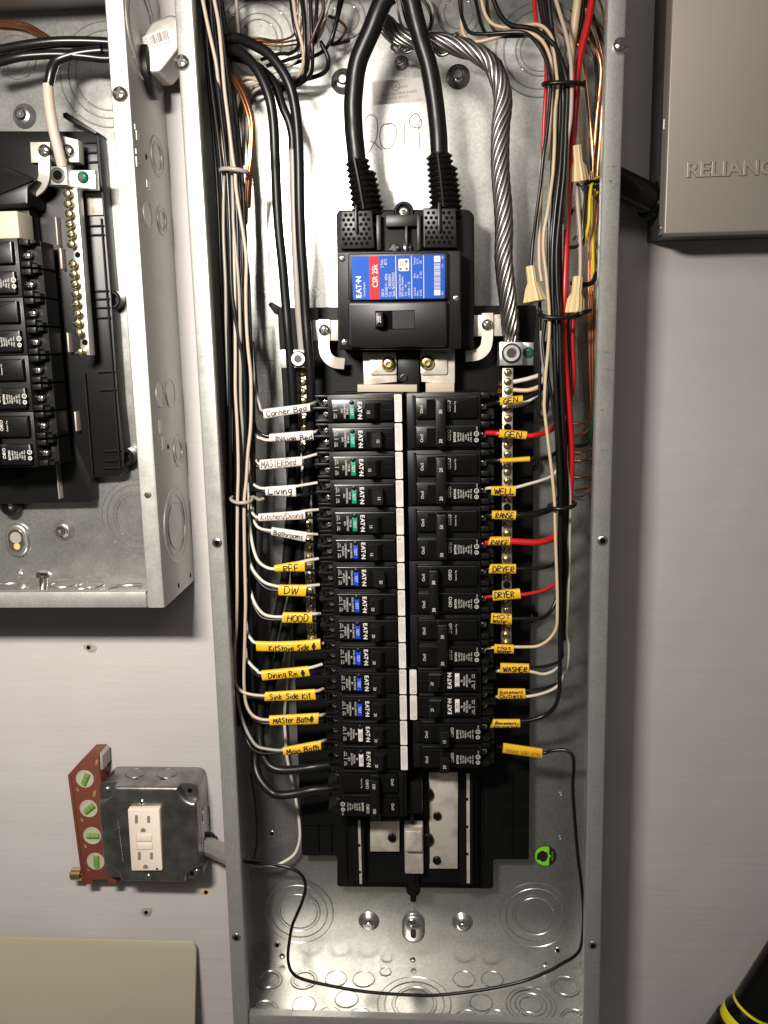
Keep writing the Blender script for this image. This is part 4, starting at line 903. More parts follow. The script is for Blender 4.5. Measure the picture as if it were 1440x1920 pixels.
rt(['RANGE'], [(918,1006),(956.2,1005.7),(955.8,1023),(914.4,1022.4)], [([(906,1018,64),(918,1016,70),(956,1015,72),(993,1017,71),(1014,1016,69),(1037,1008,64),(1055,990,58),(1066,950,56),(1070,900,56),(1071,871,57),(1071,830,60),(1067.5,780,64),(1063,730,66),(1059,680,67),(1056.7,630,67),(1057.5,591,67),(1059,535,67),(1061,480,64),(1063,420,60),(1069,330,60),(1075,250,64),(1080,190,66),(1083,133,66),(1091,89,64),(1102,44,62),(1111,-6,60)],3.1,'wred')], 'yellow tag reading RANGE on the long thick red wire', area=(.1,.97,-.8,.45), pen_w=.8, seed=26)
rt(['DRYER'], [(918,1057.4),(967,1057.2),(967,1075.7),(916,1075.3)], [([(905,1068,64),(918,1067,70),(967,1066,72),(1003,1066,70),(1024,1063,67),(1040,1056,62),(1050,1040,58)],1.7,'wblack')], 'yellow tag reading DRYER on a black wire', area=(.13,.97,-.55,.6), pen_w=1.0, seed=27)
rt(['DRYER'], [(923.4,1107.7),(974,1103),(977,1122.5),(924.3,1126.8)], [([(906,1120,64),(924,1118,70),(976,1115,72),(1003,1111,70),(1024,1105,67),(1040,1095,62),(1052,1075,58)],1.7,'wred')], 'yellow tag reading DRYER on a red wire', area=(.06,.8,-.4,.75), pen_w=1.0, seed=28)
rt(['HOT','Water-'], [(921.2,1149),(959,1151),(959,1171.5),(919.5,1169)], [([(905,1162,64),(920,1161,70),(960,1160,72),(1003,1160,70),(1020,1157,67),(1032.5,1146,63),(1041,1130,60),(1050,1100,56)],1.8,'wblack')], 'yellow tag reading Hot Water on a black wire', area=(.1,.98,-.75,.85), pen_w=.8, seed=29)
rt(['Hot','Water'], [(927.3,1207.5),(963,1208.5),(962.6,1225.4),(926.3,1224.6)], [([(908,1216,64),(928,1214,70),(963,1213,72),(987,1213,72),(1009.6,1211,73),(1030,1198,76),(1043,1177.5,78),(1045,1152.5,80),(1045,1111,80),(1043,1048,80),(1041,986,82),(1040,944,82),(1035.6,892,82),(1033,870,82),(1028,830,82),(1023,788,82),(1020.5,763,82),(1021,747,82),(1023,705,82),(1027,663,82),(1030,622,82),(1030,590,82),(1029,569,82),(1024,513,82),(1019,469,82),(1020,435.6,82),(1028,391,82),(1035.6,335.6,80),(1038,310,80),(1040,267,80),(1041,211,78),(1045.6,167,76),(1043,133,74),(1039,100,72),(1035.6,73,70),(1022,53,66),(1004,45.6,62),(984,48,56),(955.6,52,50),(926.7,46.7,46),(911,29,44),(903,0,44),(900,-20,44)],1.5,'wcream')], 'yellow tag reading Hot Water on a long cream wire', area=(.15,.9,-.8,.75), pen_w=.85, seed=30)
rt(['WASHER'], [(938.4,1242.7),(991.6,1244),(991.8,1261.8),(937.8,1262.2)], [([(930,1252,62),(960,1252,71),(992,1251,72),(1018,1250,70),(1047,1241,66),(1056,1225,60)],1.6,'wblack'),([(930,1258,62),(960,1258,71),(993,1259,72),(1018,1264,70),(1035.6,1259,68),(1048,1250,62)],1.5,'wwhite')], 'yellow tag reading WASHER round a black and a white wire', area=(.1,.95,-.55,.4), pen_w=1.0, seed=31)
rt(['Basement','Outlets'], [(934.4,1290.7),(984,1290.7),(986,1310),(933,1310.7)], [([(925,1296,62),(950,1296,71),(985,1294.5,72),(1018,1291,70),(1043,1282,64)],1.4,'wgrey'),([(925,1306,62),(950,1306,71),(987,1306,72),(1018,1300,70),(1042,1289,66),(1055,1272,62),(1064,1245,60),(1066,1211,60),(1062,1184,60),(1066,1100,58),(1068,1000,58),(1069,940,58),(1067,902,58),(1064,860,56)],1.5,'wwhite')], 'yellow tag reading Basement Outlets round a grey and a white wire', area=(.06,.92,-.75,.8), pen_w=.75, ink='inkbrown', seed=32)
rt(['Basement-','nuu'], [(925,1348),(974.4,1348),(975,1363.8),(919,1364.4)], [([(915,1356,62),(930,1355,71),(975,1352,72),(996,1350,72),(1020,1342,72),(1038,1328,74),(1046,1310,75),(1049,1288,76),(1050,1240,76),(1050,1190,76),(1049,1100,76),(1050,1000,76),(1051,940,77),(1050,880,78),(1046,800,78),(1042,720,78),(1040,640,77),(1038,590,77),(1036,540,77),(1036,470,77),(1041,400,77),(1049,330,77),(1053,270,76),(1056,200,75),(1055,160,75),(1048,110,70),(1036,70,66),(1026,30,62),(1022,-8,60)],2.0,'wblack')], 'yellow tag with rubbed writing on a long black wire, below Basement Outlets', area=(.1,.97,-.8,.6), pen_w=.8, ink='inkbrown', seed=33)
rt(['nruvn uuu nrnu'], [(944,1392.7),(1016.7,1403.3),(1015,1421.8),(942,1411.6)], [([(930,1398,60),(945,1402,70),(1016,1411,72),(1032,1408,74),(1050,1406,76),(1064,1408,78),(1074,1418,80),(1076,1440,80),(1074,1475,78),(1077.6,1534,76),(1083.5,1605,72),(1090.6,1664,68),(1094,1711.5,64),(1092.5,1750,62),(1088,1778,60),(1077,1793,58),(1055,1806,56),(1030,1820,56),(980,1840,56),(905,1856,58),(830,1865,60),(780,1866,62),(690,1860,64),(615,1847.5,64),(565,1835,64),(547,1822,63),(541,1805,62),(540,1787,60),(543,1762,58),(547.5,1737,56),(556,1716,54),(565,1695,52),(572,1672,50),(572,1655,48),(565,1640,47),(545,1627.5,46),(515,1621,44),(490,1619,42),(470,1617,40),(455,1614,40)],1.65,'wblack')], 'yellow tag with faded writing on a black wire looping round the box bottom', area=(.08,.97,-.5,.5), ink='inkfade', seed=34)

# thick black feeders at the left
FD = 'thick black feeder cables on the left'
wire([(400,110,50),(416,98,54),(430,94,58),(449,97,64),(475.6,122,70),(493,151,72),(506.7,189,72),(513,233,70),(515.6,289,68),(517,320,66),(519,367,64),(523,433,62),(530,500,60),(535.6,567,58),(540,620,58),(544,667,56),(548,717,54),(551,783,50),(550,850,46),(546,920,42),(541,1000,40),(534,1086,40),(524,1140,40),(511,1200,44),(499,1260,48),(490,1320,52),(487,1370,58),(490,1405,64),(500,1429,68),(513,1440,70),(530,1444,71),(557,1443,72),(588,1438.5,72),(618,1434,68)], 4.4, 'wgrey', 'thick black feeder cable curving down beside the left breakers, left one of the pair', FD, name='feeder_cable', cat='cable', seg=12)
wire([(405,84,54),(427,73,58),(450,73,62),(475,84,68),(502,100,72),(527,129,74),(544,162,74),(553,200,72),(558,244,70),(560.5,300,68),(562,389,66),(564.5,455.6,64),(569,522,62),(573,589,60),(577,640,60),(581,690,58),(583,740,54),(582,800,48),(578,870,44),(572,950,40),(565,1020,38),(553,1100,38),(535,1180,40),(513,1270,44),(495,1340,46),(481,1400,50),(479,1435,56),(486,1458,62),(499,1476,66),(513,1487.5,68),(530,1490.6,70),(557,1487.5,70),(588,1481,70),(628,1478,66)], 4.4, 'wgrey', 'thick black feeder cable reaching the foot of the left column, right one of the pair', FD, name='feeder_cable', cat='cable', seg=12)
t = thing('neutral_feeder', 'black cable wrapped with white tape running down into the left lug', 'cable', V(560, 655, 44))
wire([(420,105,40),(460,112,44),(495,135,50),(516,158,54),(530,200,56),(542,228,56),(548,255,55),(549,282,54)], 3.9, 'wgrey', None, parent=t, name='black_length', seg=10)
wire([(549,278,54),(550.5,330,54),(552,400,53),(555,480,52),(559,560,50),(563,610,48),(567,658,46)], 3.9, 'wgray', None, parent=t, name='white_taped_length', seg=10)

# service cables
wire([(733,-12,80),(720,0,79),(708,26,78),(697,55,76),(684,84,74),(673,111,72),(667,138,70),(664,167,69),(662,195,68),(662.5,222,67),(664,250,67),(667,278,66),(669,302,66)], 8.0, 'wgrey', 'thick black service cable entering the main breaker on the left', 'service cables into the main breaker', name='service_cable', cat='cable', seg=18)
wire([(766,-12,76),(771.5,4,76),(777,28,75),(784,55,74),(792,84,72),(800.5,111,71),(807,138,70),(812,167,69),(816,195,68),(819,222,67),(822,255,67),(823.5,290,66)], 7.6, 'wgrey', 'thick black service cable entering the main breaker on the right', 'service cables into the main breaker', name='service_cable', cat='cable', seg=18)

# braided neutral
cen = smooth_pts(wpath([(722,44,36),(735,58,40),(753,70,44),(785,76,46),(820,80,47),(850,84,48),(880,93,50),(905,106,52),(922,122,53),(933,144,54),(940,166,54),(943,189,54),(942,212,54),(939,240,54),(937.5,280,54),(938,320,54),(940,350,54),(943,385,54),(945,430,54),(944,480,54),(947,520,53),(952,560,52),(956,605,50),(959,648,46)]), 8)
nb = thing('neutral_cable', 'thick twisted bare aluminium neutral cable running down into the right lug', 'cable', cen[-1])
g = G(); g.tube(cen, 5.2, 10, sm=False); mk('core', g, M['strand'], nb)
cum = [0.0]
for i in range(1, len(cen)): cum.append(cum[-1] + (cen[i]-cen[i-1]).length)
# frames
fr = []; prev = None
for i in range(len(cen)):
    t_ = (cen[min(i+1,len(cen)-1)] - cen[max(i-1,0)]).normalized()
    if prev is None: e = t_.cross(Vector((0,1,0))).normalized()
    else: e = (prev - t_*prev.dot(t_)).normalized()
    prev = e; fr.append((e, t_.cross(e)))
NS = 10
for k in range(NS):
    P = []
    for i in range(len(cen)):
        a = 2*pi*k/NS - 2*pi*cum[i]/98.0; R = 6.3 - (1.0 if cum[i] > cum[-1]-12 else 0) + (.5 if cum[i] < 110 else 0)*sin(k*2.1+cum[i]*.05)
        P.append(cen[i] + (fr[i][0]*cos(a) + fr[i][1]*sin(a))*R)
    g = G(); g.tube(P, 2.0, 8, sm=False); mk('strand', g, M['strand'], nb, ang=80)
for pts in ([(738,80,44),(735,90,42),(745,98,40),(765,92,40),(775,84,42)], [(752,85,46),(748,94,44),(760,99,42),(772,96,42)], [(812,92,50),(825,104,48),(845,95,50),(853,66,54),(860,63,50)]):
    g = G(); g.tube(wpath(pts), 1.4, 7); mk('stray_strand', g, M['strand'], nb, ang=80)

# left bundle
LBG = 'wires bundled down the left side of the panel'
BLK = 'black wire bundled down the left side of the panel with others like it'
for k, (a0, a1, a2, a3, a4, dd) in enumerate([(384,392,420,424,452,70),(391,400,427,432,455,62),(398,409,434,446,462,58),(394,404,430,452,470,78),(406,418,444,455,472,52),(410,424,452,464,474,66),
                                             (388,397,424,428,448,46),(414,432,458,468,478,48),(380,388,410,418,440,56),(402,414,440,460,468,44)]):
    wire([(a0,-10,dd),(a1,120,dd),(a2-6,300,dd+4),(a2+1,420,dd+4),(a2+6,560,dd+4),(a3+6,700,dd+2),(a3+8,850,dd),(a3+10,1000,dd-4),(a4,1150,dd-8),(a4+3,1260,dd-14),(a4+8,1360,dd-20)], 1.7, 'wblack', BLK, LBG)
wire([(379,-6,84),(389,44,84),(399,89,84),(405.5,120,82),(410,160,78),(416,220,74),(420,300,70),(425,425,70),(427,520,70),(428,620,68),(431,733,60),(436,850,50)], 1.6, 'wbeige', 'beige wire entering at the top left corner of the panel, leftmost of the bundle', LBG)
wire([(428,220,70),(433,300,76),(437,380,80),(438,425,81),(447,522,81),(450,600,81),(451,680,80),(452,760,76),(458,840,70),(462,900,66)], 1.5, 'wgray', 'grey-white wire inside the left bundle beside the pink one', LBG)
wire([(420,330,74),(419,430,76),(423,530,76),(424,600,74),(427,700,70),(429,760,64)], 1.4, 'wgray', 'grey wire along the left edge of the bundle, below the white tie', LBG)
wire([(430,180,78),(436,260,80),(441,310,80),(446,360,80),(452,420,80),(460,470,80),(466,520,80),(469,600,79),(472,680,78),(474,760,76),(475,840,74),(474,920,70)], 1.5, 'wblack', 'glossy black wire along the right edge of the left bundle', LBG)
wire([(420,124,60),(438,144,66),(455.6,173,70),(469,211,72),(473,244,72),(471,289,72),(467,330,70),(464,373,66),(462,420,60)], 1.5, 'copper', 'bare copper wire curving into the left bundle, outer one', 'bare copper ground wires on the left', name='ground_wire')
wire([(418,128,58),(434,148,64),(451,178,69),(464,214,71),(469,246,71),(467,290,70),(463,330,68),(460,373,64)], 1.4, 'copper', 'bare copper wire curving into the left bundle, inner one', 'bare copper ground wires on the left', name='ground_wire')
wire([(422,121,56),(442,143,62),(460,176,66),(472.5,213,68),(476,250,68),(473,300,66),(470,345,62),(468,390,56)], 1.3, 'copper', 'bare copper wire on the right of the copper strands in the left bundle', 'bare copper ground wires on the left', name='ground_wire')
wire([(545.6,1200,10),(534,1329,10),(535,1377,10),(538,1419,10),(545.6,1455.6,11),(551,1480,11),(555.6,1504,12),(561,1540,13),(562,1573,15),(553,1600,18),(533,1615.6,22),(511,1624,26),(484,1624,30),(462,1618,34)], 1.7, 'wwhite', 'white wire hanging behind the tags and curling left at the bottom', cat='wire')
wire([(470,1450,10),(478,1500,8),(482,1550,8),(482,1580,10),(476,1610,16)], 1.0, 'wbrown', 'thin brown wire in the shadow of the left side near the bottom')
# mess at the top left
TM = 'wires entering through the top, left of the service cables'
for k, (pts, r, mt, lb) in enumerate([
    ([(549,-8,60),(555.6,40,62),(566.7,84,60),(569,115.6,56),(562,138,50),(549,147,44),(520,152,36),(480,156,30),(455,170,26),(442,210,24)], 1.6, 'wbeige', 'beige wire hooking from the top into the left bundle, leftmost beige one'),
    ([(613,-8,50),(611,27,50),(604,56,48),(591,78,46),(560,107,40),(542,122,36),(500,140,28),(465,152,24),(447,190,22)], 1.6, 'wwhite', 'white wire crossing from the top toward the left, rightmost white one'),
    ([(573,-8,54),(575,50,56),(577,100,54),(576,130,46),(560,148,40),(520,158,30)], 1.6, 'wgray', 'grey-white wire hanging straight down in the top tangle'),
    ([(544,-8,56),(552,50,58),(560,84,54),(545,100,46),(523,101,40),(490,112,32)], 1.6, 'wblack', 'black wire hooking left at the top, outermost black one'),
    ([(565,-8,58),(570,40,60),(572,100,58),(574,128,52),(566,150,44),(540,160,36),(500,170,26)], 1.7, 'wblack', 'black wire hanging in the middle of the top tangle'),
    ([(582,-8,58),(584,60,58),(586,110,54),(582,140,46),(560,158,38),(520,172,28)], 1.7, 'wblack', 'black wire beside the grey-white one in the top tangle'),
    ([(595,-8,52),(592,50,54),(590,78,50),(570,100,44),(540,112,38),(500,124,30)], 1.6, 'wblack', 'black wire crossing under the white one in the top tangle'),
    ([(638,-8,40),(628,50,42),(618,80,40),(600,100,34),(560,116,28),(520,128,20)], 1.6, 'wblack', 'black wire coming from the upper right of the top tangle'),
    ([(600,78,44),(612,100,44),(616,118,42),(610,134,36),(590,144,30),(560,150,24),(530,152,18)], 2.0, 'wgrey', 'dark grey wire bending in an arc right of the top tangle'),
    ([(644,-8,36),(632,40,36),(622,80,34),(632,82,28),(655,76,20)], 1.6, 'wblack', 'black wire drooping near the left service cable at the top'),
    ([(615,30,40),(632,36,38),(646,48,34),(648,58,30),(636,76,24),(620,84,18)], 1.3, 'wbrown', 'thin brown wire looping near the left service cable'),
    ([(620,-8,60),(612,20,60),(600,44,56),(596,70,50),(598,90,46)], 1.5, 'wgray', 'grey wire dropping from the top edge into the tangle'),
    ([(604,-8,62),(606,20,62),(590,60,60),(580,90,56),(578,120,50)], 1.6, 'wbrown', 'brown wire dropping through the middle of the top tangle'),
    ([(464,70,16),(490,72,18),(515.6,76,22),(540,72,26),(553,62,30),(557,40,34),(558,-8,36)], 1.0, 'copper', 'bare copper wire sweeping across the top left knockout, upper one'),
    ([(464,73,14),(492,77,16),(520,80,20),(545,77,24),(560,70,28),(566,30,34),(567,-8,36)], 1.0, 'copper', 'bare copper wire sweeping across the top left knockout, middle one'),
    ([(466,76,12),(495,82,14),(522,86,16),(550,84,20),(566,76,26),(572,30,32)], 1.0, 'copper', 'bare copper wire sweeping across the top left knockout, lower one'),
    ([(436,185,26),(444,160,28),(456,148,30),(470,146,30),(490,152,28)], 1.6, 'wbeige', 'beige wire bending over behind the black feeders, upper loop'),
    ([(438,215,24),(446,180,26),(456,160,28),(472,154,28),(490,158,26)], 1.6, 'wwhite', 'white wire bending over behind the black feeders, lower loop'),
    ([(456,310,20),(458,220,22),(464,190,24),(478,170,26),(500,160,26)], 1.6, 'wgray', 'grey wire rising out of the left bundle behind the feeders'),
    ([(443,-8,30),(447,60,28),(449,90,26)], 1.8, 'wgray', 'grey wire along the edge of the top left knockout'),
    ]):
    wire(pts, r, mt, lb, TM, cat='wire')

TR_ = 'wires entering through the top right corner'
for k, (pts, r, mt, lb) in enumerate([
    ([(1086,-8,16),(1098,40,24),(1114,80,28),(1123,130,28),(1126,200,26),(1122,300,24),(1117,420,22)], 1.6, 'wblack', 'black wire arching over the copper wires at the top right corner'),
    ([(1096,-8,22),(1112,30,28),(1126,70,32),(1135,120,32),(1136,220,30),(1131,330,28),(1126,440,24)], 1.6, 'wblack', 'black wire hugging the right side wall near the top'),
    ([(1036,-8,20),(1046,30,22),(1062,58,24),(1088,70,26),(1110,90,26),(1118,140,26),(1116,240,24),(1110,360,20)], 1.5, 'wbrown', 'brown-black wire sweeping behind the thick red one at the top'),
    ([(1026,-8,14),(1036,44,16),(1056,66,18),(1080,80,20),(1098,100,22)], 1.1, 'copperdark', 'aged copper wire crossing the top right knockout'),
    ([(1120,-8,34),(1130,20,38),(1138,60,40),(1141,120,40),(1139,240,38)], 1.1, 'copper', 'bare copper wire in the very corner at the top right'),
    ([(740,-8,30),(746,20,30),(752,44,32),(762,60,32)], 1.2, 'wgray', 'grey strand between the two service cables, left one'),
    ([(752,-8,26),(756,18,26),(762,40,28),(770,58,28)], 1.2, 'wgrey', 'dark strand between the two service cables, right one'),
    ([(786,-8,22),(800,10,22),(808,30,22),(806,50,22),(796,66,20)], 1.3, 'wgrey', 'dark wire drooping just right of the right service cable, inner one'),
    ([(798,-8,20),(810,14,20),(812,36,20),(806,58,18)], 1.2, 'wgray', 'grey wire drooping just right of the right service cable, outer one'),
    ([(890,-8,40),(896,20,44),(904,50,48),(916,66,52),(950,68,58),(990,66,64),(1012,82,66),(1024,110,68),(1030,150,68)], 1.6, 'wblack', 'black wire running under the cream ones from the top into the right bundle'),
    ([(912,-8,34),(916,30,38),(928,58,44),(960,68,52),(1000,68,58),(1026,88,62),(1040,130,64)], 1.5, 'wbrown', 'brown wire running under the cream ones from the top into the right bundle'),
    ]):
    wire(pts, r, mt, lb, TR_ if k < 5 else None, cat='wire')

# right bundle
RB = 'wires bundled down the right side of the panel'
wire([(861,-8,52),(864,20,52),(869,40,54),(880,60,56),(904,64,60),(949,61,66),(984,62,70),(1004,78,74),(1020,104,76),(1031,138,78),(1033,156,80),(1030,200,80),(1024,256,80),(1019,290,80),(1013,347,78),(1005.6,402,76),(1000,447,74),(997,480,74),(995,508,74)], 1.6, 'wblack', 'black wire at the left edge of the right bundle, ending in the left wire nut', RB)
wire([(866.7,-8,46),(865.6,44,48),(873,69,50),(893,78,54),(927,71,58),(960,60,62),(993,62,66),(1015.6,75.6,68),(1029,100,70),(1034,125,70),(1036,160,70),(1034,220,68),(1030,300,66)], 1.6, 'wcream', 'cream wire dipping lowest of those crossing from the top into the right bundle', RB)
wire([(922,-8,50),(938,29,52),(960,48,56),(993,53,62),(1020,67,68),(1042,89,72),(1053,115.6,76),(1061,144,78),(1064,169,78),(1062,222,78),(1058,320,78),(1050,400,78),(1044,470,78),(1045,540,78),(1049,600,78),(1052,700,76),(1055,780,74),(1057,860,70),(1056,950,66),(1053,1060,64),(1052,1160,64),(1053,1230,66)], 2.2, 'wgrey', 'black wire that crosses over the others at the top of the right bundle', RB)
wire([(1040,-8,74),(1051,29,76),(1062,67,78),(1070,111,80),(1072,167,80),(1070,222,78),(1064,267,76),(1062,335,72),(1061,391,66),(1060,440,60),(1060,520,54)], 1.7, 'wbeige', 'beige wire in front at the top, just left of the thick red one', RB)
wire([(1084,-8,60),(1082,10,60),(1078,44,58),(1072,87,54),(1068,130,48),(1066,180,44),(1066,260,40)], 3.6, 'wcream', 'thick cream cable at the top beside the thick red one', RB)
wire([(1002,-8,50),(1003,25,52),(1010,66,56),(1019,90,60),(1024,120,62),(1024,156,64),(1021,210,64),(1019,256,62),(1016,320,58)], 1.8, 'wred', 'thin red wire at the left of the right bundle near the top', RB)
for k, (pts, r) in enumerate([([(1015.6,-8,60),(1024,44,62),(1035,75,66),(1046,110,70),(1050,160,72),(1049,230,72),(1043,320,72),(1036,400,72),(1033,470,72),(1034,560,72),(1038,640,70),(1042,740,70),(1046,850,68),(1050,940,64),(1058,1000,62),(1062,1060,62),(1058,1110,60),(1057,1200,60)],2.1),
        ([(1010,-8,54),(1019,44,56),(1028,90,60),(1037,140,64),(1040,200,66),(1036,300,66),(1030,400,66),(1028,470,66),(1030,560,64),(1036,640,64),(1046,740,62),(1056,830,62),(1062,900,62),(1063,960,60),(1058,1050,58)],1.9),
        ([(1028,-8,64),(1034,50,64),(1044,100,66),(1056,140,70),(1057,200,70),(1054,280,68),(1051,360,68),(1050,440,68),(1050,520,66),(1052,600,64),(1050,700,62),(1054,800,60),(1060,900,56)],2.0),
        ([(1095,-8,50),(1088,50,50),(1074,95,50),(1064,160,52),(1059,240,54),(1056,330,56),(1054,420,58)],2.2),
        ([(1023,600,74),(1018,640,74),(1022,680,76),(1030,720,78),(1040,780,78),(1047,860,76),(1052,920,72)],1.6),
        ([(1064,580,58),(1065,660,58),(1066,760,58),(1060,840,60),(1058,930,62)],1.9)]):
    wire(pts, r, 'wblack' if k != 4 else 'wgrey', 'black wire inside the right bundle among others like it', RB)
wire([(1012,560,70),(1012,655,70),(1012,747,70),(1010,772,70),(1015,782,70),(1023,777,70),(1027,747,70),(1027,700,68),(1024,640,66)], 1.6, 'wblack', 'black wire turned up in a hairpin loop left of the right bundle')
wire([(1014,620,72),(1016,660,72),(1019,690,71),(1021,720,68)], 1.3, 'wgray', 'short shiny grey wire crossing behind the cream one by the right lug')
for (pts, mt, lb) in [([(963,716,52),(978,713,54),(994,709,56),(1014,700,56),(1022,670,54)], 'wwhite', 'frayed white wire at the top of the right neutral bar, upper one'),
                  ([(963,731,52),(978,732,54),(994,731,56),(1014,722,56),(1022,700,54)], 'wcream', 'frayed cream wire at the top of the right neutral bar, lower one'),
                  ([(962,762,50),(975,759,52),(990,752,54),(1010,738,54)], 'wwhite', 'white wire behind the upper GEN tag going into the neutral bar')]:
    wire(pts, 2.0, mt, lb, 'white wires landed on the right neutral bar')
wire([(1016,300,60),(1013,387,66),(1011,447,68),(1012,502,70),(1016,528,72)], 1.7, 'wcream', 'cream wire running into the left tan wire nut')
wire([(1082,344,50),(1090,356,52),(1093,372,52),(1091,395,50),(1086,430,46),(1076,450,42)], 1.5, 'wgray', 'grey-white wire bending below the upper wire nut', 'wires below the upper wire nut')
wire([(1081,350,54),(1084,391,56),(1088,447,58),(1088,516,60),(1084,535,62)], 1.8, 'wbeige', 'beige wire joining the upper wire nut to the lower right one', 'wires below the upper wire nut')
wire([(1122,333,46),(1114,337,50),(1109,346,54),(1105.6,380,58),(1104,418,58),(1095.6,453,54),(1084,464,48)], 1.5, 'wyellow', 'yellow wire in front, curving left from the black conduit', 'yellow wires from the black conduit')
wire([(1122,357,44),(1113,373,46),(1111,413,46),(1112,480,44),(1112,520,42),(1108,540,40)], 1.5, 'wyellow', 'yellow wire behind, hanging straight down from the black conduit', 'yellow wires from the black conduit')
wire([(1124,340,50),(1108,341,54),(1098,346,58),(1091,356,58)], 1.6, 'wblack', 'short black wire arching from the conduit to the upper wire nut')
wire([(1124,350,52),(1104,352,54),(1098,370,56),(1093,418,58),(1093,447,58),(1082,462,58),(1069,464,60),(1064,470,56)], 1.5, 'wblack', 'black wire hooking left below the yellow wire')
wire([(1070,530,56),(1090,534,58),(1110,530,54),(1118,512,46)], 2.2, 'wblack', 'black taped stub beside the lower right wire nut')
# copper grounds on the right
CG = 'bare copper ground wires on the right'
for k, (pts, lb) in enumerate([
    ([(1084,-10,10),(1100,15,20),(1118,38,30),(1130,55,34),(1138,73,36),(1140,102,36),(1138,170,34),(1134,260,32),(1132,330,30),(1130,400,26)], 'bare copper wire on the right, outermost against the side wall'),
    ([(1070,20,10),(1092,50,28),(1109,78,40),(1122,100,44),(1127,133,44),(1123,180,42),(1118,230,40),(1114,280,38),(1108,330,34),(1105,400,30),(1104,480,26),(1104,580,24),(1105,660,22),(1107,740,20),(1108,775,18),(1104,790,14),(1092,794,10),(1074,795,8)], 'bare copper wire on the right turning left in the topmost hook'),
    ([(1078,30,8),(1098,58,22),(1112,85,36),(1128,120,40),(1131,150,40),(1128,220,38),(1122,300,34),(1116,380,30),(1110,460,26),(1108,560,24),(1108,680,20),(1110,770,18),(1110,795,18),(1103,808,14),(1090,814,10),(1074,815,8)], 'bare copper wire on the right turning left in the second hook'),
    ([(1088,-10,8),(1106,30,22),(1110,40,30),(1126,90,34),(1134,140,34),(1132,230,32),(1124,320,30),(1118,420,28),(1113,520,26),(1111,640,24),(1112,760,20),(1113,830,18),(1107,843,14),(1094,848,10),(1074,848,8)], 'bare copper wire on the right turning left in the third hook'),
    ([(1084,60,14),(1090,95,30),(1096,130,40),(1102,180,42),(1107,233,42),(1111,280,42),(1112,340,40),(1113,430,38),(1118,480,34),(1126,520,30)], 'bare copper wire crossing diagonally near the wire nuts'),
    ([(1117,560,30),(1115,640,28),(1114,740,24),(1114,830,20),(1112,856,18),(1104,863,14),(1090,864,10),(1074,863,8)], 'bare copper wire on the right turning left in the fourth hook'),
    ([(1120,560,34),(1118,660,32),(1116,780,28),(1114,860,22),(1110,884,18),(1102,893,14),(1088,895,10),(1074,894,8)], 'bare copper wire on the right turning left in the fifth hook'),
    ([(1122,580,36),(1120,700,34),(1117,820,28),(1114,885,22),(1108,908,18),(1098,916,14),(1074,917,8)], 'bare copper wire on the right turning left in the sixth hook'),
    ([(1124,600,38),(1121,720,34),(1117,850,28),(1113,900,22),(1106,920,18),(1091,930,14),(1072,930,8)], 'bare copper wire on the right turning left in the lowest hook')]):
    wire(pts, 1.15, 'copper' if k < 6 else 'copperdark', lb, CG, name='ground_wire')
wire([(1126,300,36),(1125,400,34),(1123,500,32),(1118,640,28),(1114,760,24),(1110,800,20),(1105,826,16),(1094,835,12),(1074,836,8)], 1.7, 'wgreen', 'green wire running down among the copper wires on the right')
wire([(1096,150,46),(1100,190,46),(1104,260,44),(1108,320,40)], 1.2, 'wbrown', 'thin brown wire beside the copper wires at the top right')

# ties made of wire round the bundles
def tie(cx, cy, rx, d, mt, label, r=1.7, tail=None, ry=4.5, tilt=0):
    P = []; 
    for k in range(15):
        a = pi*1.02*k/14 - .02; px = cx - rx*cos(a); py = cy - tilt*cos(a) + ry*sin(a); P.append((px, py, d + 10*sin(a)))
    P = [(P[0][0]+3, P[0][1]-3, d-8)] + P + [(P[-1][0]-3, P[-1][1]-3, d-8)]
    if tail: P = P[:-1] + tail
    wire(P, r, mt, label, 'wire loops tied round the bundles', name='wire_tie', cat='wire tie', n=4)
tie(1057, 159, 38, 78, 'wgrey', 'black wire loop tied round the right bundle near the top', 2.0, ry=-4)
tie(1047, 588, 36, 80, 'wgrey', 'black twisted wire loop tied round the right bundle below the wire nuts', 2.0, ry=8, tail=[(1083,592,78),(1090,588,80),(1096,585,78),(1106,582,70)])
tie(1054, 946, 24, 82, 'wblack', 'black wire loop tied round the right bundle at the RANGE tag', 2.0, ry=8, tilt=-2)
tie(439, 322, 25, 82, 'wgray', 'grey-white wire loop tied round the left bundle at its top', 1.9, ry=-5, tilt=3)
tie(453, 935, 20, 82, 'wgray', 'white wire loop twisted round the left bundle by the Living tag', 1.6, ry=8, tail=[(474,932,80),(480,934,78),(486,937,77),(494,935,74)])
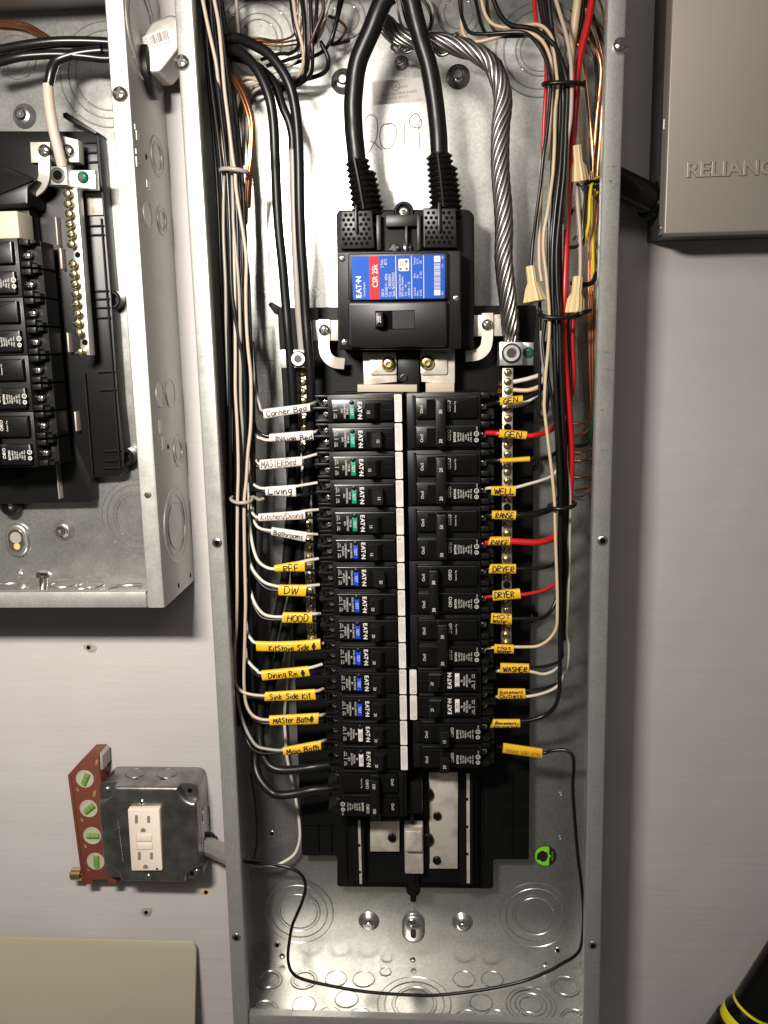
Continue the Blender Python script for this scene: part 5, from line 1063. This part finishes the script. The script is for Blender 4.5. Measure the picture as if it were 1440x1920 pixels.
# wire nuts
def nut(p0, p1, r0, r1, label):
    A_ = Vector(V(*p0)); B_ = Vector(V(*p1)); ax = B_-A_; L_ = ax.length; g = G(); n = 20; vs = []; fs = []
    pr = [(r0*.8,0),(r0,.6),(r0*1.02,L_*.45),(r0*1.35,L_*.62),(r1,L_*.98),(r1*.9,L_)]
    axn = ax.normalized(); e1 = axn.cross(Vector((0,1,0))).normalized(); e2 = axn.cross(e1)
    for i, (r, h) in enumerate(pr):
        for k in range(n):
            rr = r*(1 if k % 2 == 0 or i in (0, 5) else .9); a = 2*pi*k/n
            if 3 <= i <= 4 and k % 10 in (0,): rr *= 1.25
            vs.append(A_ + axn*h + (e1*cos(a)+e2*sin(a))*rr)
    for i in range(len(pr)-1):
        for k in range(n):
            j = (k+1) % n; fs.append((i*n+k,i*n+j,(i+1)*n+j,(i+1)*n+k))
    fs += [tuple(range(n)), tuple((len(pr)-1)*n+k for k in range(n))]
    g.add(vs, fs); mk('wire_nut', g, M['nut'], None, label, 'wire nut', 'tan wire nuts', ang=15)
nut((1081,272,66), (1087,340,62), 4.0, 6.6, 'tan wire nut pointing up, beside the yellow wires near the top')
nut((994,499,78), (1003,566,80), 4.0, 8.0, 'tan wire nut left of the right bundle, closest to the twisted neutral')
nut((1084,519,70), (1077,588,74), 4.4, 6.6, 'tan wire nut right of the right bundle, above the black loop')

# ------------------------------------------------------------------ left panel
LX, LZ = -222.6, -82.4
lp = thing('subpanel_box', 'smaller open galvanised panel box cut off by the left edge of the photo', 'panel box', (LX-181, 0, LZ))
LT_ = 463.0; LXL = LX - 363
def lprof(z): return z
g = G(); g.box(LXL+1, LX-1, .3, 1.6, LZ+1, LT_-1); lback = mk('back_plate', g, M['steel'], lp)
def lside(xo, sg):
    g = G(); vs = []; fs = []; xi = xo - sg*1.5; xl = xo - sg*16.0; r = 2.5
    for z in (LZ, LT_):
        vs += [(a,b,z) for a,b in [(xo,.2),(xo,DF-r),(xo-sg*r*.3,DF-r*.3),(xo-sg*r,DF),(xl+sg,DF),(xl,DF-1),(xl,DF-10),(xl+sg*1.2,DF-10),(xl+sg*1.2,DF-1.6),(xi,DF-1.6),(xi,1.6),(xi,.2)]]
    for i in range(12): j = (i+1) % 12; fs.append((i,j,12+j,12+i))
    fs += [tuple(range(12)), tuple(range(12,24))]
    g.add(vs, fs); return mk('side_wall', g, M['rim'], lp)
lsR = lside(LX, 1); lside(LXL, -1)
g = G(); g.box(LXL+2, LX-2, 1.6, DF-2, LZ, LZ+1.4); lfl = mk('bottom_wall', g, M['steel'], lp)
g = G(); g.bbox(LXL+17, LX-17, DF-1.6, DF, LZ, LZ+15, .8); g.box(LXL+17, LX-17, DF-9, DF-1.6, LZ+13.6, LZ+15); mk('bottom_rim', g, M['rim'], lp)
g = G(); g.box(LXL+2, LX-2, 1.6, DF-2, LT_-1.4, LT_); g.box(LXL+17, LX-17, DF-1.6, DF, LT_-16, LT_); mk('top_wall', g, M['rim'], lp)
for (px, py, R) in [(31,107,(19,12.5)),(203,140,(46,38,31)),(260,968,(38,32.5,26,23))]: knockout(lback, V(px, py, 1.6), (0,1,0), R)
for (px, py) in [(46,218),(120,994)]: dimple(lback, V(px, py, 1.6), 11.5, 6.4)
x, d, z = V(34, 1012, 1.6); g = G(); g.prism(rrect(x-13, x+13, z-18, z+18, 12.9, 8), 1.6, 6, 3.6, steps=4); kb = mk('keyhole_boss', g, M['steel'], lback, ang=60)
g = G(); g.prism(rrect(x-8, x+8, z-12, z+12, 7.9, 6), 6, 6.3); g.lathe((x,6.3,z+3), (0,1,0), [(6,0),(6,.1)], 18, 1); g.lathe((x+.5,6.3,z-6), (0,1,0), [(3.4,0),(3.4,.15)], 14, 2); mk('keyhole', g, [M['zinc'], M['taupe'], M['scary']], kb)
c = V(38, 1073, 1.6); g = G(); g.lathe(c, (0,1,0), [(4,0),(3.2,1.4),(2,1.8),(1.8,1.1),(.01,1.1)], 14, caps=False); mk('rivet', g, M['zinc'], lback)
for (px, py, R) in [(15,1102,(20,16)),(120,1096,(12,)),(172,1097,(12,)),(150,1110,(15,11)),(235,1108,(26,20,15)),(60,1104,(9,))]:
    c = Vz(px, py, LZ+1.4)
    if c[1] > 8: knockout(lfl, c, (0,0,1), R)
a = Vz(80, 1108, LZ+1.4); g = G(); g.lathe((a[0], a[1], LZ+1.4), (.15,.0,1), [(4.2,0),(4.2,14),(7.5,15),(7.5,18),(5,20)], 16); mk('post_screw', g, M['zinc'], lfl)
# knockouts and slots stamped in its side
for (px, py, R) in [(294,293,(17,12)),(276,402,(11,)),(303,413,(13,9)),(299,740,(11,)),(319,738,(13,)),(334,845,(15,10)),(329,985,(36,29,22)),(266,60,(40,32))]:
    c = Vx(px, py, LX); knockout(lsR, (LX, c[1], c[2]), (1,0,0), R, 'rim')
for (px, py, s_) in [(253,238,2),(257,254,4),(255,284,2),(257,304,4),(300,800,6),(306,830,6),(276,345,3),(280,350,3)]:
    c = Vx(px, py, LX); g = G(); g.box(LX, LX+.6, c[1]-s_*.7, c[1]+s_*.7, c[2]-s_, c[2]+s_); mk('stamped_tab', g, M['rim'], lsR)
for (px, py) in [(274,294),(315,838),(357,1079),(335,1098)]:
    c = Vx(px, py, LX); g = G(); g.lathe((LX+.1,c[1],c[2]), (1,0,0), [(2.6,0),(2.5,.1)], 12); mk('screw_hole', g, M['hole'], lsR)
x, d, z = V(211, 178, DF); screw(lsR, (LX-8, DF, z), 6.4, 'zinc', 'c', 4.4, .2, 'cover_screw')
x, d, z = V(277, 928, DF); g = G(); g.lathe((LX-8.5,DF,z), (0,1,0), [(3.4,0),(2.8,1),(1.6,1.2)], 16); mk('rivet', g, M['zinc'], lsR)
# base
lb = thing('subpanel_bus_base', 'black plastic bus base inside the left panel box', 'bus base', V(100, 945, 2))
poly = [XZ(*p, dB) for p in [(-120,245),(182,246),(188,300),(196,400),(209,560),(222,750),(233,850),(232,885),(225,892),(170,896),(171,942),(-120,948)]]
g = G(); g.prism(rpoly(poly, 2), 3, dB, 1)
for (px, py) in [(210,562),(235,857),(17,950)]:
    x, d, z = V(px, py, 16); g.lathe((x,4,z), (0,1,0), [(9,0),(9,13),(7.6,14.5),(6.4,14.5),(3,7),(.01,7)], 22)
g.prism([XZ(*p, 26) for p in [(117,212),(124,210),(142,222),(182,247),(178,252),(140,232),(118,220)]], 6, 26, .8)
mk('backing', g, M['black'], lb)
for (px, py) in [(209,562),(233,858),(18,949)]:
    x, d, z = V(px, py, 12); g = G(); g.lathe((x,11.2,z), (0,1,0), [(3,0),(2.8,.3),(.01,.3)], 12); mk('fixing_screw', g, M['alu'], lb)
g = G()
for y_ in (268,287,305,424,441,546,561,577,596,697,731,845,863,877):
    a = V(150 + (y_-268)*.075, y_, dB+2); b = V(183 + (y_-268)*.075, y_, dB+2); g = G(); g.box(a[0], b[0], dB, dB+4, a[2]-.6, a[2]+.6); mk('rib', g, M['flatblack'], lb)
for (xa, ya, yb) in [(182,255,350),(190,410,880),(160,700,890)]:
    a = V(xa, ya, dB+2); b = V(xa+(yb-ya)*.077, yb, dB+2); xm = (a[0]+b[0])/2; g = G(); g.box(xm-.6, xm+.6, dB, dB+4, b[2], a[2]); mk('rib', g, M['flatblack'], lb)
g = G(); g.prism([XZ(*p, 26) for p in [(160,362),(190,360),(193,403),(163,404)]], dB, 26, .6); sp = mk('marked_pad', g, M['taupe'], lb)
g = G()
for t_, px, h in [('17-254',165.5,2.2),('REV',175.5,2.4),('CAV B',185.5,2.4)]:
    x, d, z = V(px, 399, 26.2); g.text(t_, x, 26.12, z, h, 'U', 'l')
mk('pad_print', g, M['inkgrey'], sp, flat=True)
A_ = Vector(V(132, 352, 52)); B_ = Vector(V(165, 666, 52)); xm = (A_.x+B_.x)/2
g = G(); g.bbox(xm-4.6, xm+4, 40, 52, B_.z, A_.z, .7); nbx = mk('neutral_bar', g, M['alu'], lb)
for k in range(17):
    z = A_.z - 6 + (B_.z - A_.z + 9)*k/16
    if k in (6, 15): g = G(); g.lathe((xm,52.05,z), (0,1,0), [(2.8,0),(2.7,.05)], 14); mk('bar_hole', g, M['hole'], nbx)
    else:
        screw(nbx, (xm-2.4+random.uniform(-.3,.3), 58, z), 3.9, 'brass', 's', 2.4)
        g = G(); g.lathe((xm-1.6, 52, z), (-.13,1,0), [(2.4,0),(2.4,6.4)], 10); mk('screw_shank', g, M['brass'], nbx)
g = G(); g.prism([XZ(*p, 50) for p in [(56,266),(93,266),(93,305),(58,305)]], 36, 50, .8); g.prism([XZ(*p, 48) for p in [(115,254),(146,262),(148,304),(116,304)]], 36, 48, .8); npl = mk('neutral_plate', g, M['tin'], lb)
for (px, py) in [(82,282),(126,282)]: x, d, z = V(px, py, 52); screw(npl, (x,50,z), 5.6, 'zinc', 'x', 3.4)
P = smooth_pts([V(*p) for p in [(84,296,52),(84,320,52),(83,335,50),(76,350,46),(60,362,40)]], 4); vs = []; fs = []
for i, p in enumerate(P):
    t_ = P[min(i+1,len(P)-1)] - P[max(i-1,0)]; n = Vector((-t_.z,0,t_.x)).normalized()*5.2
    for a, b in ((1,1.4),(-1,1.4),(-1,-1.4),(1,-1.4)): vs.append(p + n*a + Vector((0,b,0)))
for i in range(len(P)-1):
    for k in range(4): fs.append((4*i+k,4*i+(k+1)%4,4*i+4+(k+1)%4,4*i+4+k))
g = G(); g.add(vs, fs + [(0,1,2,3), tuple(4*(len(P)-1)+k for k in range(4))]); mk('strap', g, M['tin'], npl)
g = G(); g.prism([XZ(*p, 66) for p in [(94,311),(124,312),(126,346),(95,347)]], 44, 66, 1.2); lg_ = mk('lug', g, M['alu'], lb)
x, d, z = V(109, 329, 66); g = G(); g.lathe((x,66,z), (0,1,0), [(6.8,0),(6.8,1),(5.6,1.4),(4.2,1.4),(4,.1)], 20, 0, caps=False); g.lathe((x,66.02,z), (0,1,0), [(4.2,0),(4.1,.04)], 16, 1); mk('lug_screw', g, [M['dark_zinc'], M['hole']], lg_)
g = G(); g.prism([XZ(*p, 54) for p in [(125,318),(178,319),(180,354),(146,354),(126,346)]], 46, 54, 1); mk('lug_tail', g, M['alu'], lg_)
x, d, z = V(155, 332, 56); screw(lg_, (x,54,z), 5.2, 'greenscrew', 'x', 4)
g = G(); g.prism(rpoly([XZ(*p, 60) for p in [(-60,305),(8,310),(70,338),(52,352),(52,384),(-60,392)]], 2), 26, 60, 2); g.bbox(V(-60,392,40)[0], V(58,392,40)[0], 26, 44, V(0,450,40)[2], V(0,390,40)[2], 1); mk('main_housing', g, M['black'], lb)
g = G(); a = V(-40, 397, 72); b = V(37, 447, 72); g.bbox(a[0], b[0], 44, 72, b[2], a[2], 1.6, 1); mk('main_block', g, M['beige'], lb)
g = G(); a = V(-120,448,40); b = V(48,900,40); g.box(a[0], V(0,600,34)[0]+2, dB, 36, V(0,900,36)[2], V(0,450,36)[2]); mk('breaker_rail', g, M['flatblack'], lb)
for (xa, ya, xb, yb) in [(56,395,66,455),(104,407,113,460),(112,466,121,504),(126,624,134,660),(140,772,148,808),(107,870,114,935)]:
    a = V(xa, ya, 30); b = V(xb, yb, 30); g = G(); g.bbox(a[0], b[0]-1, dB, 32, b[2], a[2], .4); mk('rail_tab', g, M['taupe'] if xa > 60 and xa != 107 else M['tin'], lb)
# its breakers: rebuilt from the same kind, copied as things
sx_ = V(49, 534, 76)[0] - 69.5; sz_ = V(43, 477, 76)[2] + 12.7 + 1
proto = std_breaker('subpanel_breaker', 'black double breaker in the left panel box, topmost of the four', 'black double breakers in the left panel box', sx_, sz_, 2, '30', 'off')
cm = build_childmap()
for k, l_ in enumerate(['second from the top of the four', 'third from the top of the four', 'lowest of the four'], 1):
    o = copy_tree(proto, None, cm); o['label'] = 'black double breaker in the left panel box, ' + l_
    o.location = proto.location + Vector((0, 0, -2*PITCH*k/1000))
# its cables
LPC = 'black cables crossing the left panel box'
for (pts, r, lb_) in [([(-40,96,60),(0,93,60),(50,84,60),(100,78,58),(150,77,54),(200,79,50),(250,84,46),(300,88,44)], 4.0, 'black cable crossing the top of the left panel box, upper one'),
                  ([(-40,124,64),(0,116,64),(30,108,64),(60,104,62),(110,102,58),(160,106,54),(200,110,50),(250,105,46),(300,98,44)], 3.9, 'black cable crossing the top of the left panel box, lower one'),
                  ([(-40,104,50),(0,101,50),(60,93,52),(110,92,50),(160,94,48),(220,96,46),(300,93,42)], 3.6, 'black cable half hidden between the two others in the left panel box')]:
    wire(pts, r, 'wblack', lb_, LPC, name='feeder_cable', cat='cable', clamp=False, seg=12)
t = thing('neutral_feeder', 'black cable wrapped with white tape bending down into the left box lug', 'cable', V(115, 315, 50))
wire([(190,95,52),(160,98,54),(130,104,56),(106,114,58),(97,132,60),(93,150,60),(90,164,60)], 4.5, 'wblack', None, parent=t, clamp=False, name='black_length', seg=12)
wire([(90,158,60),(91,180,60),(95,212,60),(102,250,60),(110,282,59),(117,312,57)], 4.7, 'wbeige', None, parent=t, clamp=False, name='white_taped_length', seg=12)
for k, pts in enumerate([[(-20,36,10),(20,40,12),(50,45,14),(75,58,22),(100,75,34)], [(-20,42,10),(25,46,12),(52,52,14),(74,64,22),(92,76,32)], [(-20,47,10),(30,50,12),(56,58,14),(70,68,20),(86,78,30)]]):
    wire(pts, 1.1, 'copper', 'bare copper wire at the top of the left panel box', 'bare copper wires in the left panel box', clamp=False, name='ground_wire')

# ------------------------------------------------------------------ offset nipple between the boxes
on = thing('offset_nipple', 'grey die-cast offset nipple with a barcode sticker joining the two panel boxes', 'conduit fitting', V(290, 100, 20))
g = G(); g.prism(rpoly([XZ(*p, 60) for p in [(257,80),(284,40),(318,26),(334,30),(334,92),(300,136),(262,138)]], 3), 24, 60, 2.2, steps=3); mk('body', g, M['conduit'], on)
x, d, z = Vx(252, 100, LX); g = G(); g.lathe((LX+.2, 42, z-2), (1,0,0), [(24,0),(24,5),(21,6.5),(17,6.5)], 32); mk('locknut', g, M['wgrey'], on)
q = [XZ(*p, 60.1) for p in [(265,70),(316,51),(323,83),(276,98)]]; g = G(); g.prism(rpoly(q, 1.2), 60, 60.15); bs = mk('barcode_sticker', g, M['sticker'], on)
def bq(u, v): a = Vector(q[0])*(1-u)+Vector(q[1])*u; b = Vector(q[3])*(1-u)+Vector(q[2])*u; c = a*(1-v)+b*v; return c.x, c.y
g = G(); u = .27; rr = random.Random(9)
while u < .93:
    w_ = rr.choice([.012,.02,.03]); g.prism([bq(u,.1),bq(u+w_,.1),bq(u+w_,.66),bq(u,.66)], 60.1, 60.2); u += w_ + rr.choice([.012,.02,.026])
x, z = bq(.6,.8); ang = atan2(q[1][1]-q[0][1], q[1][0]-q[0][0]); g.text('031857018343', x, 60.22, z, 2.2, rot=ang, sx=.9); x, z = bq(.13,.45); g.text('ROHS-50', x, 60.22, z, 1.6, 'U', rot=ang)
mk('barcode_print', g, M['ink'], bs, flat=True)

# ------------------------------------------------------------------ transfer switch on the right
ts = thing('transfer_switch', 'taupe metal transfer switch box with raised letters, cut off at the upper right corner', 'switch box', (345, 0, 240))
TX, TZ = 225.2, 239.6
ztb = V(1228, 54, 0)[2]
g = G(); g.box(TX, TX+236, .2, 56, TZ+.6, ztb+30); mk('base', g, M['taupedark'], ts)
g = G(); g.prism(rrect(TX-.8, TX+240, TZ-.5, TZ+330, 1.2), 56, 65, 1.4, steps=3); g.box(TX-.8, TX+.4, 46, 56, TZ-.5, TZ+330); g.box(TX-.8, TX+240, 46, 56, TZ-.5, TZ+.3); cv = mk('cover', g, M['taupe'], ts)
a = V(1288, 333, 65); b = V(1440, 322, 65); dir_ = 0
g = G(); x, d, z = V(1287, 318.5, 65)
g.text('RELIANCE', x, 65.0, z, 11.6, 'R', 'l', 1.12, .005, ext=.07, bev=.03, res=4); mk('raised_lettering', g, M['taupe'], cv, ang=25)
c = Vx(1242, 428, TX-.8); g = G(); g.lathe((TX-1, 51, TZ+6), (-1,0,0), [(3,0),(3,.8),(1.5,1.4)], 12); mk('cover_screw', g, M['zinc'], cv)
g = G(); c = Vx(1243, 233, TX-.8); g.box(TX-1.6, TX-.8, 48, 52, c[2]-5, c[2]+3); mk('hinge_tab', g, M['zinc'], cv)
# black conduit nipple
cn = thing('conduit_nipple', 'black plastic conduit nipple joining the panel to the switch box', 'conduit fitting', (203, 30, 258))
P0 = Vector((HW-1, 52, V(1165, 338, 52)[2])); P1 = Vector((TX+1, 28, V(1226, 380, 28)[2]))
g = G(); g.tube([P0, P1], 13.5, 20, sm=False); mk('pipe', g, M['gloss'], cn, ang=60)
ax = (P1-P0).normalized(); g = G(); g.lathe(P1 - ax*9, ax, [(13.5,0),(16.5,1),(17,5),(16,6)], 24); mk('collar', g, M['gloss'], cn)
g = G(); g.lathe(Vector((HW-4, 52, P0.z)), (-1,0,0), [(16,0),(16,4),(12,5)], 22); mk('locknut', g, M['gloss'], cn)
g = G(); c = V(1215, 375, 42); n = 16
for R in (5, 4): g.add([(c[0]+R*cos(2*pi*k/n), 44.6+.0*k, c[2]+R*sin(2*pi*k/n)) for k in range(n)]+[(c[0]+(R-.5)*cos(2*pi*k/n), 44.6, c[2]+(R-.5)*sin(2*pi*k/n)) for k in range(n)], [(k,(k+1)%n,n+(k+1)%n,n+k) for k in range(n)])

# ------------------------------------------------------------------ outlet box
ob = thing('outlet_box', 'square galvanised outlet box with a white duplex receptacle, left of the tall panel', 'outlet box', V(280, 1650, 0))
c4 = lambda X, Y: (100+X/4, 1380+Y/4)
D1, D2, D3, D4 = 33, 35, 44, 50
E = [XZ(*c4(*p), D3-1) for p in [(328,378),(1078,375),(1098,1098),(365,1100)]]
bx0, bx1, bz0, bz1 = (E[0][0]+E[3][0])/2+1, (E[1][0]+E[2][0])/2, (E[2][1]+E[3][1])/2, (E[0][1]+E[1][1])/2
g = G(); g.prism(rrect(bx0, bx1, bz0, bz1, 9, 6), .2, D1, .8); bb = mk('box_body', g, M['boxsteel'], ob)
g = G(); g.prism(rrect(bx0-.3, bx1+.3, bz0-.3, bz1+.3, 8, 6), D1, D2, .5); mk('ear_plate', g, M['boxsteel'], ob)
for k in range(2):
    knockout(bb, (bx0+32+k*34, 16, bz1), (0,0,1), (10,), 'boxsteel', tabs=False)
    knockout(bb, (bx1, 16, bz0+30+k*34), (1,0,0), (10,), 'boxsteel', tabs=False)
for (px, py) in [c4(585,356), c4(803,356)]:
    c = Vz(px, py, bz1); g = G(); g.box(c[0]-3, c[0]+3, 24, 29, bz1-.5, bz1+.15); mk('box_slot', g, M['hole'], bb)
def cover_outline(a):
    R_ = 17.5 + a; X0, X1, Z0_, Z1_ = bx0+a, bx1-a, bz0+a, bz1-a; o = []
    for (qx, qz, a0) in ((bx1, bz1, 270), (bx0, bz1, 360), (bx0, bz0, 90), (bx1, bz0, 180)):
        for k in range(11):
            t = radians(a0 - 90*k/10); px, pz = qx + R_*cos(t), qz + R_*sin(t)
            o.append((min(max(px, X0), X1), min(max(pz, Z0_), Z1_)))
    q = []; N_ = len(o)
    for i in range(N_):      # soften the junctions
        p0, p1, p2 = o[i-1], o[i], o[(i+1) % N_]
        if i % 11 in (0, 10): 
            def tow(p, L): 
                v_ = Vector(p) - Vector(p1); return Vector(p1) + v_.normalized()*min(L, v_.length*.45)
            A1, B1 = tow(p0, 2.6), tow(p2, 2.6)
            for t in (0, .33, .67, 1): w_ = A1*(1-t)**2 + Vector(p1)*2*t*(1-t) + B1*t*t; q.append((w_.x, w_.y))
        else: q.append(p1)
    return q
vs = []; fs = []; prof = [(D2-.5, 0), (D2+2, 0), (D3-2.2, 1.0), (D3-.9, 1.8), (D3-.25, 2.9), (D3, 4.2)]
for d_, a_ in prof: vs += [(x_, d_, z_) for x_, z_ in cover_outline(a_)]
n_ = len(vs)//len(prof)
for k in range(len(prof)-1):
    for i in range(n_): j = (i+1) % n_; fs.append((k*n_+i, k*n_+j, (k+1)*n_+j, (k+1)*n_+i))
fs.append(tuple((len(prof)-1)*n_+i for i in range(n_)))
g = G(); g.add(vs, fs, 0, {len(fs)-1}); cvr = mk('raised_cover', g, M['boxsteel'], ob, ang=70)
for p in [(663,498),(712,1057)]: x, d, z = V(*c4(*p), D3); screw(cvr, (x,D3,z), 3.0, 'zinc', 's', 1.4, 1.5)
for hx, hz in [(bx0+8, bz1-8),(bx1-7, bz0+9)]: screw(ob, (hx,D2,hz), 3.2, 'zinc', 's', 2, .5)
for hx, hz in [(bx1-8.5, bz1-8.5),(bx1-11.5, bz0+6)]: g = G(); g.lathe((hx,D2+.05,hz), (0,1,0), [(2.7,0),(2.6,.1)], 14); mk('ear_hole', g, M['hole'], ob)
R_ = [XZ(*c4(*p), D4) for p in [(556,549),(795,546),(818,1010),(586,1012)]]
g = G(); g.prism(rpoly(R_, 1.5), D3, D4, 1.0); rc = mk('receptacle', g, M['recept'], ob)
def rbox(x0, y0, x1, y1, d1, r=0):
    q = [XZ(*c4(*p), d1) for p in [(x0,y0),(x1,y0),(x1,y1),(x0,y1)]]
    return rpoly(q, r) if r else q
for (a_, b_, c_, e_) in [(612,594,634,656),(704,600,725,652),(634,870,656,930),(726,874,747,926)]:
    g = G(); g.prism(rbox(a_,b_,c_,e_,D4), D4, D4+.1); mk('blade_slot', g, M['slot'], rc)
for (cx_, cy_) in [(674,706),(692,980)]:
    x, d, z = V(*c4(cx_, cy_), D4); pts = [(x-2.6,z-2.2),(x+2.6,z-2.2)] + [(x+2.6*cos(t_), z-.2+2.6*sin(t_)) for t_ in [k*pi/8 for k in range(9)]]; g = G(); g.prism(pts, D4, D4+.1); mk('ground_slot', g, M['slot'], rc)
for (a_, b_, c_, e_, nm) in [(624,742,738,790,'reset_button'),(629,806,742,852,'test_button')]:
    g = G(); g.prism(rbox(a_-3,b_-3,c_+3,e_+3,D4), D4, D4+.1); sl_ = mk('button_gap', g, M['vialwin'], rc)
    g = G(); g.prism(rbox(a_,b_,c_,e_,D4+.7), D4, D4+.7, .3); mk(nm, g, M['recept'], rc)
g = G(); g.prism(rbox(771,988,786,1003,D4), D4, D4+.2); mk('pilot_light', g, M['ink'], rc)
g = G(); x, d, z = V(*c4(506, 800), D3); rr_ = random.Random(4); zz = z-22
while zz < z+24:
    L_ = rr_.uniform(.5, 1.8); g.ribbon([(x+(z-zz)*.04, D3+.12, zz), (x+(z-zz-L_)*.04+rr_.uniform(-.15,.15), D3+.12, zz+L_)], rr_.uniform(.3,.8)); zz += L_ + rr_.uniform(.3, 1.6)
g = g; mk('cover_print', g, M['greyprint'], cvr, flat=True)
# small nipple to the panel
sn = thing('short_nipple', 'short grey hexagonal nipple between the outlet box and the tall panel', 'conduit fitting', (bx1+10, 20, bz0+20))
P0 = Vector((bx1-1, 18, V(386,1584,18)[2])); P1 = Vector((-HW+1, 44, V(430,1612,44)[2])); g = G(); g.tube([P0, P1], 9.5, 8, sm=False); mk('pipe', g, M['conduit'], sn, ang=20)
ax = (P1-P0).normalized(); g = G(); g.lathe(P0 - ax*.5, ax, [(14,0),(14,2.6),(12,3.4)], 20); mk('locknut', g, M['wgrey'], sn)

# ------------------------------------------------------------------ spirit level
lv = thing('spirit_level', 'small red torpedo level with green vials standing behind the outlet box', 'spirit level', V(170, 1655, 6))
lpoly = [XZ(*c4(*p), 26) for p in [(106,297),(150,248),(262,132),(340,130),(347,250),(420,760),(478,1112),(412,1114),(408,1078),(292,1080),(292,1112),(216,1114)]]
g = G(); g.prism(lpoly, 4, 26, .8); mk('body', g, M['levelred'], lv)
g = G(); a = XZ(*c4(341,132), 26); b = XZ(*c4(349,262), 26); g.prism([(a[0],a[1]-.4),(a[0]+3.2,a[1]-3),(b[0]+3.2,b[1]+1),(b[0],b[1])], 3.8, 25, 1.2); mk('end_cap', g, M['levelgrey'], lv)
g = G(); a = [XZ(*c4(*p), 26.6) for p in [(112,300),(132,300),(236,1112),(222,1113)]]; g.prism(a, 25.5, 27.4, .7); mk('edge_rail', g, M['levelred'], lv)
for (cx_, cy_, ang) in [(237,322,65),(265,545,38),(292,748,0),(318,940,88)]:
    x, d, z = V(*c4(cx_, cy_), 26.3); g = G(); g.lathe((x,26,z), (0,1,0), [(9.8,0),(9.6,.8),(8.8,.9),(8.6,.2),(.01,.2)], 28); vw = mk('vial_window', g, [M['vialwin']], lv)
    a = radians(ang); dx, dz = cos(a)*6.6, sin(a)*6.6; g = G(); g.tube([(x-dx+1,25.6,z-dz),(x+dx+1,25.6,z+dz)], 3.4, 14, sm=False); vl = mk('vial', g, M['vial'], vw, ang=50)
    g = G()
    for k in (-.32, .32):
        c = Vector((x+1+dx*k*1.0, 25.6, z+dz*k)); g.lathe(c - Vector((dx,0,dz)).normalized()*.3, Vector((dx,0,dz)), [(3.45,0),(3.5,.3),(3.45,.6)], 14)
    mk('vial_ring', g, M['vialdark'], vw)
g = G()
for t_, p, h in [('30°',(182,400),2.4),('45°',(214,628),2.4),('90°',(240,825),2.4),('0°',(262,1002),2.2)]: x, d, z = V(*c4(*p), 26.1); g.text(t_, x, 26.12, z, h, 'U', rot=.14)
for (cx_, cy_, n_) in [(322,190,4),(305,430,5)]:
    x, d, z = V(*c4(cx_, cy_), 26.1)
    for k in range(n_): g.ribbon([(x-1.4+k*.3, 26.12, z-3+k*1.4), (x+1.2+k*.3, 26.12, z-3+k*1.4)], .5)
mk('scale_print', g, M['scary'], lv, flat=True)
x, d, z = V(*c4(177,1037), 16); g = G(); g.lathe((x-6,15,z), (1,0,0), [(6.4,0),(7,1),(7,11),(5,12)], 18); g.tube([(x+5,15,z),(x+52,15,z)], 2.3, 10, mi=0, sm=False); mk('thumb_screw', g, M['brass'], lv, ang=25)

# ------------------------------------------------------------------ loose panel cover, lower left
a = V(-60, 1768, 7); b = V(368, 1765.5, 7); ztop_ = b[2]
sh = lambda x, z: (ztop_ - z)*.30
cpoly = rrect(a[0]-120, b[0], -760, ztop_, 9, 6)
ck = thing('panel_cover', 'flat beige-grey metal panel cover leaning on the wall at the lower left', 'panel cover', (b[0]-120, 5, -760))
# leave out the part hidden below the frame only in depth: the sheet simply goes on down
g = G(); g.prism(cpoly, 5.2, 7, .8, shear=sh); mk('sheet', g, M['cover'], ck)
g = G(); g.prism([(b[0]-1.4,-755),(b[0]-.1,-755),(b[0]-.1,ztop_-9),(b[0]-1.4,ztop_-9)], 1.2, 5.6, 0, shear=sh); mk('folded_edge', g, M['cover'], ck)

# ------------------------------------------------------------------ torch, lower right
fl = thing('flashlight', 'black flashlight with yellow rings, cut off at the lower right corner', 'flashlight', V(1413, 1887, 40))
ax = Vector((.42, 0, .907)); C = Vector(V(1414, 1886, 60))
g = G(); g.lathe(C, ax, [(20.5,0),(20.2,8),(19.2,60),(19.5,110),(20,150)], 28); tb_ = mk('barrel', g, M['gloss'], fl, ang=50)
g = G(); g.lathe(C, ax, [(20.7,-.6),(21.0,-1.6),(21.0,-3.0),(20.6,-3.2)], 28); mk('yellow_ring', g, M['yellowrub'], fl)
g = G(); g.lathe(C, ax, [(20.8,-3.4),(24,-12),(24,-14)], 28); mk('collar', g, M['gloss'], fl)
g = G(); g.lathe(C, ax, [(23.6,-14.5),(24.2,-16),(24.2,-24),(23.6,-25)], 28); mk('yellow_ring', g, M['yellowrub'], fl)
g = G(); g.lathe(C, ax, [(24,-25.2),(26.5,-26),(28,-60),(30,-75),(30,-95),(26,-98)], 28); mk('head', g, M['gloss'], fl, ang=50)
g = G(); o_ = Vector((-.15,1,.07)).normalized(); 
g.tube([C + o_*20.3 + Vector((.9*6,0,-.42*6)) + ax*3, C + o_*19.2 + Vector((.9*6,0,-.42*6)) + ax*120], 1.6, 8, sm=False); mk('barrel_rib', g, M['gloss'], tb_)
